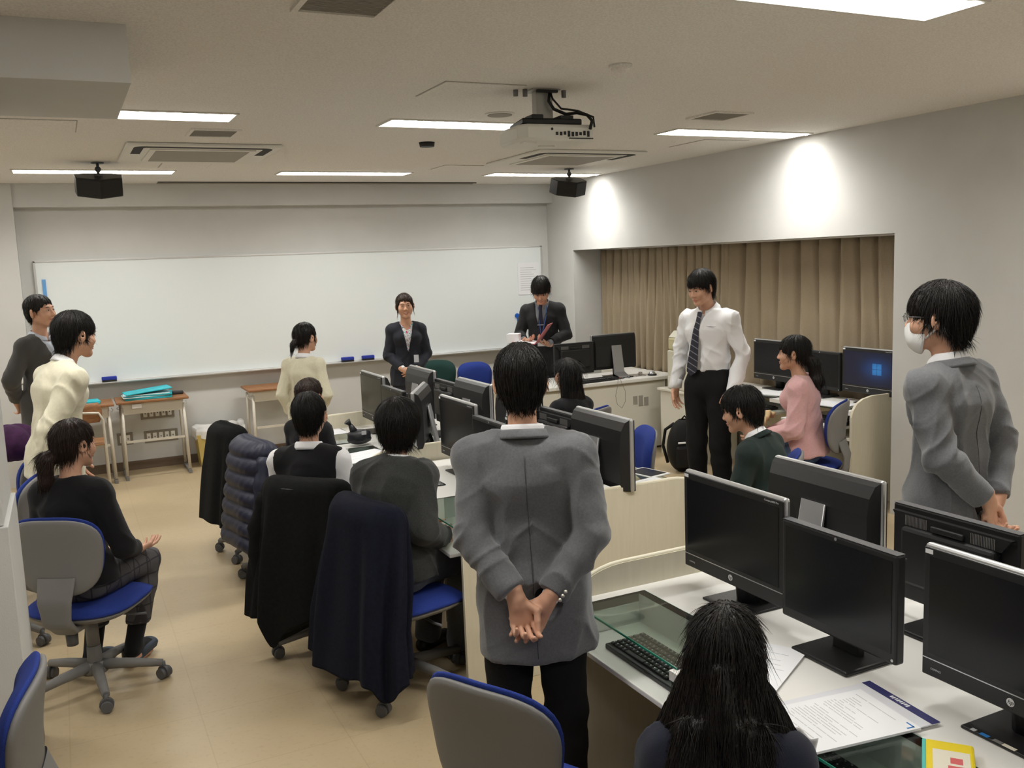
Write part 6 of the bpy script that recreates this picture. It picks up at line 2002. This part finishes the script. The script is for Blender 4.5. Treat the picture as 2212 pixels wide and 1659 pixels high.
p.cloth('trousers', 'trousers_black', p.legs_(0.016)+[(econe(p.J['hip'], V(p.J['hip'][0], p.J['hip'][1], waist_z), (0.160*p.sc, 0.118*p.sc), (0.148*p.sc, 0.108*p.sc), p.R[:, 0]), 0.02)], 0.010, cuts=[lambda x, y, z: 0.05-z+0*x+0*y, lambda x, y, z: z-waist_z-0.012+0*x+0*y], fold=0.006, seed=7, emph=[(p.J['knL'], 0.1), (p.J['knR'], 0.1)])
shoes(p)

# --- man in the dark suit, far left
p = place('older man in a charcoal suit with grey tie smiling at the far left', (-0.17, 7.75, 1.735), (0.80, -0.60), hs=1.05, headface=(0.80, -0.58), head=(0, -0.10, 0.05), arms={'R': ((0.27, -0.06, 1.12), (0.12, -0.16, 0.95)), 'L': ((-0.27, -0.06, 1.12), (-0.10, -0.16, 0.95))}, hand=back_hands, fat=1.08)
p.body(hstep=0.0050, hand_step=0.007); p.face(smile=1.0)
p.hair('short', step=0.006, strands=900, vol=0.011, front=0.052, side=0.000, seed=19, slen=0.03)
std_jacket(p, 'suit_charcoal', step=0.010, g=0.024, hem=0.20, vdepth=0.36, vw=0.085, seed=51, shirt='shirt_blue', sl=0.95)
p.collar('shirt_collar', 'shirt_blue', r=0.062, h=0.030, th=0.005, open_=0.4, z0=0.0, flare=0.9)
p.tie('tie_grey', L=0.40, off=0.132, tw=0.036, top=-0.01)
trousers(p, 'suit_charcoal', step=0.016); shoes(p)

# --- student in the cream sweater, leaning forward at the left
p = place('student in a cream sweater leaning forward at the left, hair short and black', (0.055, 5.55, 1.668), (0.93, 0.37), hs=1.05, lean=0.20, headface=(0.90, 0.43), head=(0, 0.10, 0), neck_f=0.35,
          arms={'R': ((0.20, -0.10, 1.09), (0.215, -0.15, 0.865)), 'L': ((-0.19, 0.08, 1.09), (-0.14, 0.14, 0.87))}, legs={'R': ((0.10, 0.03, 0.48), (0.11, -0.05, 0.085)), 'L': ((-0.10, 0.05, 0.48), (-0.11, 0.0, 0.085))})
p.body(hstep=0.0048, hand_step=0.0055); p.face(smile=0.1)
p.hair('short', step=0.0050, strands=2800, vol=0.018, front=0.020, side=-0.010, seed=23, slen=0.045)
std_jacket(p, 'knit_cream', step=0.009, g=0.026, hem=0.13, seed=61, fold=0.008, sl=0.90, shirt=None)
p.collar('shirt_collar', 'shirt_white', r=0.060, h=0.034, th=0.006, open_=0.6, z0=0.002, flare=0.4)
trousers(p, 'trousers_black', step=0.014); shoes(p)

# --- seated woman in black at the left
p = place('seated woman in black top and checked trousers with a ponytail, left aisle chair', (-0.01, 4.45, 1.235), (0.50, 0.86), pose='sit', male=False, hs=1.05, headface=(0.84, 0.54), head=(0, 0.05, 0), lean=0.02,
          arms={'R': ((0.24, 0.02, 0.76), (0.19, 0.25, 0.675)), 'L': ((-0.23, 0.06, 0.74), (-0.12, 0.28, 0.66))}, legs={'R': ((0.16, 0.42, 0.56), (0.10, 0.30, 0.125)), 'L': ((-0.10, 0.40, 0.56), (-0.10, 0.22, 0.10))},
          hand={'R': dict(dir=(0.25, 0.95, -0.1), palm=(-0.2, 0.1, 1), curl=0.25, thumb=(0.1, 0.9, 0.5))}, fat=1.08)
p.body(hstep=0.0048, hand_step=0.0042); p.face(smile=0.4, hair_m='hair_brown')
p.hair('short', 'hair_brown', step=0.0055, strands=2200, vol=0.013, nape=-0.066, side=-0.030, front=0.036, seed=29, slen=0.05, ear=0.006,
       extra=[(cone(p.Hd(-0.015, -0.095, -0.045), p.Hd(-0.03, -0.135, -0.065), 0.024*p.hk, 0.036*p.hk), 0.02), (cone(p.Hd(-0.03, -0.135, -0.065), p.Hd(-0.035, -0.135, -0.17), 0.036*p.hk, 0.030*p.hk), 0.02), (cone(p.Hd(-0.035, -0.135, -0.17), p.Hd(-0.04, -0.115, -0.235), 0.028*p.hk, 0.008*p.hk), 0.02)])
std_jacket(p, 'knit_black', step=0.009, g=0.024, hem=0.04, seed=71, fold=0.006, sl=0.90, shirt=None, hole=0.058)
p.cuff('sleeve_lining', 'shirt_blue', 'R', r=0.034, L=0.03, at=-0.006)
p.cloth('trousers', 'plaid_grey', p.legs_(0.018), 0.010, cuts=[lambda x, y, z: 0.20-z+0*x+0*y], fold=0.006, seed=73, emph=[(p.J['knL'], 0.1), (p.J['knR'], 0.1)])
for sd in 'LR':
    a = p.J['an'+sd]; kx_ = p.J['kn'+sd]; f = p.R[:, 1]; fl = V(a[0], a[1], a[2]-0.085*p.sc)
    p.cloth('sock', 'knit_black', [(cone(a+(kx_-a)*0.35, a, 0.045, 0.040), 0.02), (econe(a-f*0.03-V(0, 0, 0.035), a+f*0.11-V(0, 0, 0.045), (0.036, 0.032), (0.038, 0.022), p.R[:, 0]), 0.03)], 0.008, fold=0.002)
    p.cloth('slipper', 'slipper_blue', [(econe(a+f*0.02-V(0, 0, 0.05), a+f*0.14-V(0, 0, 0.055), (0.046, 0.028), (0.048, 0.026), p.R[:, 0]), 0.01), (econe(a-f*0.06-V(0, 0, 0.075), a+f*0.14-V(0, 0, 0.075), (0.040, 0.010), (0.044, 0.010), p.R[:, 0]), 0.01)], 0.008, fold=0, cuts=[lambda x, y, z, zz=a[2]-0.088: zz-z+0*x+0*y])

# --- girl standing in the cream vest
p = place('girl standing in a cream knit vest with maroon ribbon and low ponytail', (1.64, 6.99, 1.445), (0.66, 0.75), male=False, hs=1.12, headface=(0.86, 0.50), arms={'R': ((0.22, -0.02, 1.09), (0.12, 0.14, 0.97)), 'L': ((-0.215, -0.05, 1.09), (-0.20, 0.06, 0.88))})
p.body(hstep=0.0052, hand_step=0.007); p.face(smile=0.3)
p.hair('short', step=0.006, strands=1300, vol=0.012, nape=-0.055, side=-0.020, front=0.020, seed=33, slen=0.04, ear=0.004,
       extra=[(ell(p.Hd(-0.01, -0.112, -0.030), [0.026*p.hk]*3), 0.01), (cone(p.Hd(-0.01, -0.128, -0.045), p.Hd(-0.015, -0.145, -0.105), 0.026*p.hk, 0.012*p.hk), 0.01), (cone(p.Hd(0.074, 0.03, 0.02), p.Hd(0.076, 0.03, -0.06), 0.010*p.hk, 0.003*p.hk), 0.01)])
std_jacket(p, 'knit_cream', step=0.010, g=0.022, hem=0.08, seed=81, fold=0.007, sl=0.92, shirt=None)
p.collar('shirt_collar', 'shirt_white', r=0.058, h=0.034, th=0.006, open_=0.6, z0=0.0, flare=0.5)
for sg in (-1, 1):
    b = MB(); q = p.J['neck']+p.R @ V(0, 0.105, -0.06); b.ball((0, 0, 0), (0.045, 0.012, 0.024)); M4 = Matrix(p.R.tolist()).to_4x4() @ Matrix.Rotation(sg*0.5, 4, 'Y') @ Matrix.Translation((sg*0.04, 0.012, 0)); M4.translation += Vector(tuple(q)); b.xf(M4); b.build('ribbon_loop', 'ribbon_maroon', p.root)
p.cloth('skirt', 'suit_grey', [(econe(p.J['hip'], (p.J['knL']+p.J['knR'])/2, (0.165*p.sc, 0.125*p.sc), (0.22*p.sc, 0.17*p.sc), p.R[:, 0]), 0.01)], 0.014, cuts=[lambda x, y, z: p.J['knL'][2]-z+0*x+0*y], fold=0.012, fscale=1.5)
shoes(p)

# --- seated row on the aisle side of the desks
p = place('person with short dark hair seated behind the student in the black vest, mostly hidden', (1.305, 5.55, 1.185), (0.80, 0.60), pose='sit', hs=1.08, arms=lap, legs=seated_legs(), male=False)
p.body(hstep=0.006, hand_step=0.007)
p.hair('short', 'hair_brown', step=0.006, strands=900, vol=0.018, nape=-0.07, side=-0.02, seed=37)
std_jacket(p, 'knit_black', step=0.012, g=0.022, hem=0.04, seed=91, shirt=None)
trousers(p, 'trousers_black', step=0.016); shoes(p)

p = place('seated student in black knit vest over a white shirt, seen from behind', (1.04, 4.45, 1.252), (0.62, 0.78), pose='sit', hs=1.08, chest_yaw=0.15, arms=lap, legs=seated_legs(), headface=(0.50, 0.87), lean=0.04)
p.body(hstep=0.0048, hand_step=0.006)
p.hair('short', step=0.0050, strands=4200, vol=0.014, nape=-0.078, side=-0.010, seed=43, slen=0.034)
sh = p.cloth('shirt', 'shirt_white', p.torso(0.018, sl=0.80, ag=0.028), 0.009, subs=[p.neck_hole(0.060)], fold=0.008, seed=93, emph=p.emph())
p.cloth('knit_vest', 'knit_black', p.torso(0.030, arms=False), 0.009, subs=[p.neck_hole(0.072), (ell(p.J['shR']+p.R[:, 0]*0.062*p.sc-V(0, 0, 0.02), [0.045*p.sc, 0.2*p.sc, 0.14*p.sc], p.R), 0.01), (ell(p.J['shL']-p.R[:, 0]*0.062*p.sc-V(0, 0, 0.02), [0.045*p.sc, 0.2*p.sc, 0.14*p.sc], p.R), 0.01)], fold=0.006, seed=95, emph=[(p.J['waist'], 0.15)])
p.collar('shirt_collar', 'shirt_white', r=0.064, h=0.034, th=0.007, open_=0.8, z0=0.000, flare=0.6)
trousers(p, 'trousers_black', step=0.014); shoes(p)

p = place('seated person with black bobbed hair in a charcoal sweater, seen from behind', (1.290, 3.84, 1.262), (0.88, 0.47), pose='sit', hs=1.03, chest_yaw=0.38, arms={'R': ((0.22, -0.02, 0.80), (0.17, 0.20, 0.70)), 'L': ((-0.25, 0.12, 0.80), (-0.10, 0.28, 0.72))}, legs=seated_legs(), headface=(0.62, 0.78), lean=0.12, male=False, fat=1.2, neck_f=0.1)
p.body(hstep=0.0048, hand_step=0.006)
p.hair('bob', 'hair', step=0.0055, strands=3600, vol=0.026, nape=-0.085, side=-0.080, front=0.010, seed=47, slen=0.05)
std_jacket(p, 'knit_charcoal', step=0.008, g=0.036, hem=0.05, seed=101, fold=0.009, sl=0.93, shirt=None, hole=0.064)
p.collar('shirt_collar', 'shirt_white', r=0.058, h=0.022, th=0.006, open_=0.8, z0=0.004, flare=0.2)
trousers(p, 'suit_grey', step=0.012, g=0.020); shoes(p)

# --- woman with long hair beyond the desks
p = place('woman with long straight dark hair seated beyond the desks, seen from behind', (2.92, 5.19, 1.210), (-0.25, 0.97), pose='sit', male=False, hs=1.08, arms=lap, legs=seated_legs(), headface=(-0.1, 0.99))
p.body(hstep=0.006, hand_step=0.008)
k = p.hk
p.hair('short', step=0.007, strands=2200, vol=0.012, nape=-0.10, side=-0.04, front=0.03, seed=53, slen=0.10,
       extra=[(econe(p.Hd(0, -0.045, -0.02), p.Hd(0.01, -0.060, -0.22), (0.082*k, 0.050*k), (0.105*k, 0.050*k), p.Rh[:, 0]), 0.03), (econe(p.Hd(0.01, -0.060, -0.22), p.Hd(0.02, -0.09, -0.40), (0.105*k, 0.050*k), (0.110*k, 0.035*k), p.Rh[:, 0]), 0.02)])
std_jacket(p, 'knit_black', step=0.012, g=0.022, hem=0.04, seed=111, shirt=None)
trousers(p, 'trousers_black', step=0.016); shoes(p)

# --- student in the dark green blazer
p = place('seated student in a dark green blazer facing left, beyond the nearest monitors', (2.93, 3.52, 1.200), (-0.45, 0.89), pose='sit', hs=1.08, headface=(-0.62, 0.78), head=(0, 0.22, 0), lean=0.22, arms={'R': ((0.23, 0.14, 0.76), (0.12, 0.36, 0.66)), 'L': ((-0.25, 0.14, 0.76), (-0.12, 0.36, 0.66))}, legs=seated_legs(), neck_f=0.25)
p.body(hstep=0.0048, hand_step=0.006); p.face(smile=0.2)
p.hair('short', step=0.0050, strands=3200, vol=0.018, front=0.020, side=-0.010, seed=59, slen=0.045)
std_jacket(p, 'blazer_green', step=0.009, g=0.026, hem=0.06, seed=121, fold=0.006, vdepth=0.30, vw=0.07)
p.collar('shirt_collar', 'shirt_white', r=0.062, h=0.036, th=0.006, open_=0.7, z0=0.004, flare=0.4)
p.collar('blazer_collar', 'blazer_green', r=0.070, h=0.022, th=0.010, open_=1.6, z0=-0.008, flare=1.1)
trousers(p, 'trousers_black', step=0.016); shoes(p)

# --- woman in the pink sweater
p = place('woman in a pink sweater and jeans with a long ponytail, seated at the wall desk', (4.34, 4.64, 1.290), (-0.60, 0.80), pose='sit', male=False, hs=1.02, headface=(-0.70, 0.71), lean=0.10,
          arms={'R': ((0.22, 0.05, 0.74), (0.08, 0.30, 0.64)), 'L': ((-0.235, 0.04, 0.74), (-0.12, 0.33, 0.645))}, legs=seated_legs())
p.body(hstep=0.0050, hand_step=0.006); p.face(smile=0.6)
k = p.hk
p.hair('short', 'hair', step=0.0055, strands=2400, vol=0.014, nape=-0.062, side=-0.022, front=0.022, seed=61, slen=0.05, ear=0.006,
       extra=[(cone(p.Hd(0, -0.095, -0.035), p.Hd(0, -0.135, -0.070), 0.030*k, 0.038*k), 0.02), (cone(p.Hd(0, -0.135, -0.070), p.Hd(0.0, -0.160, -0.19), 0.038*k, 0.046*k), 0.02), (cone(p.Hd(0, -0.160, -0.19), p.Hd(0.0, -0.125, -0.29), 0.044*k, 0.012*k), 0.02)])
std_jacket(p, 'knit_pink', step=0.009, g=0.028, hem=0.06, seed=131, fold=0.009, sl=0.97, shirt=None, hole=0.070)
trousers(p, 'denim', step=0.013, g=0.014); shoes(p)
t = p.J['hip']+p.R @ V(-0.02, 0.33, 0.12)
b = MB(); b.sheet(lambda u, v: Vector((0.16*(2*u-1)*(1-0.2*v), 0.20*(v-0.5), 0.05*math.cos(2.6*(u-0.5))+0.012*math.sin(14*u+5*v)+0.02)), 26, 16)
o = b.build('folded_blanket', 'beige_cloth', loc=tuple(t), rotz=ang(-0.60, 0.80), fix=False); m_ = o.modifiers.new('s', 'SOLIDIFY'); m_.thickness = 0.03; m_.offset = 1
tag(o, 'beige cloth bag on the lap of the woman in the pink sweater', 'bag')

# --- girl in the navy cardigan at the bottom
p = place('girl in a navy cardigan with half-tied long black hair, seated at the nearest desk', (1.165, 1.445, 1.135), (0.62, 0.78), pose='sit', male=False, hs=1.08, headface=(0.66, 0.75), head=(0, 0.12, 0), lean=0.10, seat=0.43,
          arms={'R': ((0.24, 0.10, 0.72), (0.14, 0.32, 0.66)), 'L': ((-0.24, 0.08, 0.72), (-0.10, 0.30, 0.64))}, legs=seated_legs(hz=0.51))
dz = 1.160-p.Hd(0, -0.014, 0.126)[2]
p.body(hstep=0.0045, hand_step=0.006)
k = p.hk
E_ = [(econe(p.Hd(0, -0.050, -0.01), p.Hd(-0.01, -0.070, -0.15), (0.090*k, 0.050*k), (0.100*k, 0.055*k), p.Rh[:, 0]), 0.03*k),
      (econe(p.Hd(-0.01, -0.070, -0.15), p.Hd(0.0, -0.085, -0.30), (0.105*k, 0.050*k), (0.110*k, 0.040*k), p.Rh[:, 0]), 0.02*k),
      (cone(p.Hd(0.080, -0.03, -0.08), p.Hd(0.140, 0.000, -0.22), 0.034*k, 0.046*k), 0.03*k), (cone(p.Hd(-0.080, -0.03, -0.07), p.Hd(-0.135, -0.03, -0.22), 0.032*k, 0.044*k), 0.03*k),
      (cone(p.Hd(0.130, 0.010, -0.22), p.Hd(0.085, -0.02, -0.29), 0.038*k, 0.020*k), 0.02*k),
      (cone(p.Hd(0.075, -0.065, 0.030), p.Hd(0.012, -0.120, 0.000), 0.014*k, 0.013*k), 0.01*k), (cone(p.Hd(-0.075, -0.065, 0.030), p.Hd(-0.012, -0.120, 0.000), 0.014*k, 0.013*k), 0.01*k),
      (cone(p.Hd(0, -0.128, 0.0), p.Hd(-0.004, -0.130, -0.13), 0.016*k, 0.032*k), 0.012*k)]
for i in range(6):
    xx = -0.09+0.036*i
    E_.append((cone(p.Hd(xx, -0.115, -0.14), p.Hd(xx*1.15+0.012*math.sin(i*2.2), -0.130, -0.24), 0.020*k, 0.024*k), 0.01*k))
    E_.append((cone(p.Hd(xx*1.15+0.012*math.sin(i*2.2), -0.130, -0.24), p.Hd(xx*1.1-0.015*math.sin(i*1.7), -0.115, -0.33), 0.022*k, 0.006*k), 0.008*k))
p.hair('short', step=0.0048, strands=6500, vol=0.016, nape=-0.10, side=-0.045, front=0.03, seed=67, slen=0.060, extra=E_, messy=0.07, ear=-0.01)
b = MB(); b.tube([tuple(p.Hd(*q)) for q in ((0.085, 0.03, -0.01), (0.095, 0.035, -0.08), (0.105, 0.03, -0.15), (0.13, 0.02, -0.20))], [0.0012, 0.0016, 0.0014, 0.0006]); b.build('loose_strand', 'hair', p.root)
std_jacket(p, 'cardigan_navy', step=0.008, g=0.030, hem=0.04, seed=141, fold=0.007, sl=0.92, shirt=None)
p.collar('sailor_collar', 'shirt_white', r=0.062, h=0.030, th=0.006, open_=0.7, z0=0.0, flare=0.5)
p.cloth('skirt', 'trousers_black', p.legs_(0.03)[:3]+[(econe(p.J['hip'], (p.J['knL']+p.J['knR'])/2, (0.17*p.sc, 0.12*p.sc), (0.19*p.sc, 0.09*p.sc), p.R[:, 0]), 0.03)], 0.014, fold=0.006)
shoes(p)
b = MB(); b.sheet(lambda u, v: Vector(((u-0.5)*0.06, -0.02*v, -0.055*v+0.006*math.sin(7*u))), 12, 10)
o = b.build('sailor_flap', 'shirt_white', p.root, loc=tuple(p.J['shR']+p.R @ V(0.05, 0.05, 0.040)), rotz=ang(0.9, 0.1), fix=False); m_ = o.modifiers.new('s', 'SOLIDIFY'); m_.thickness = 0.003
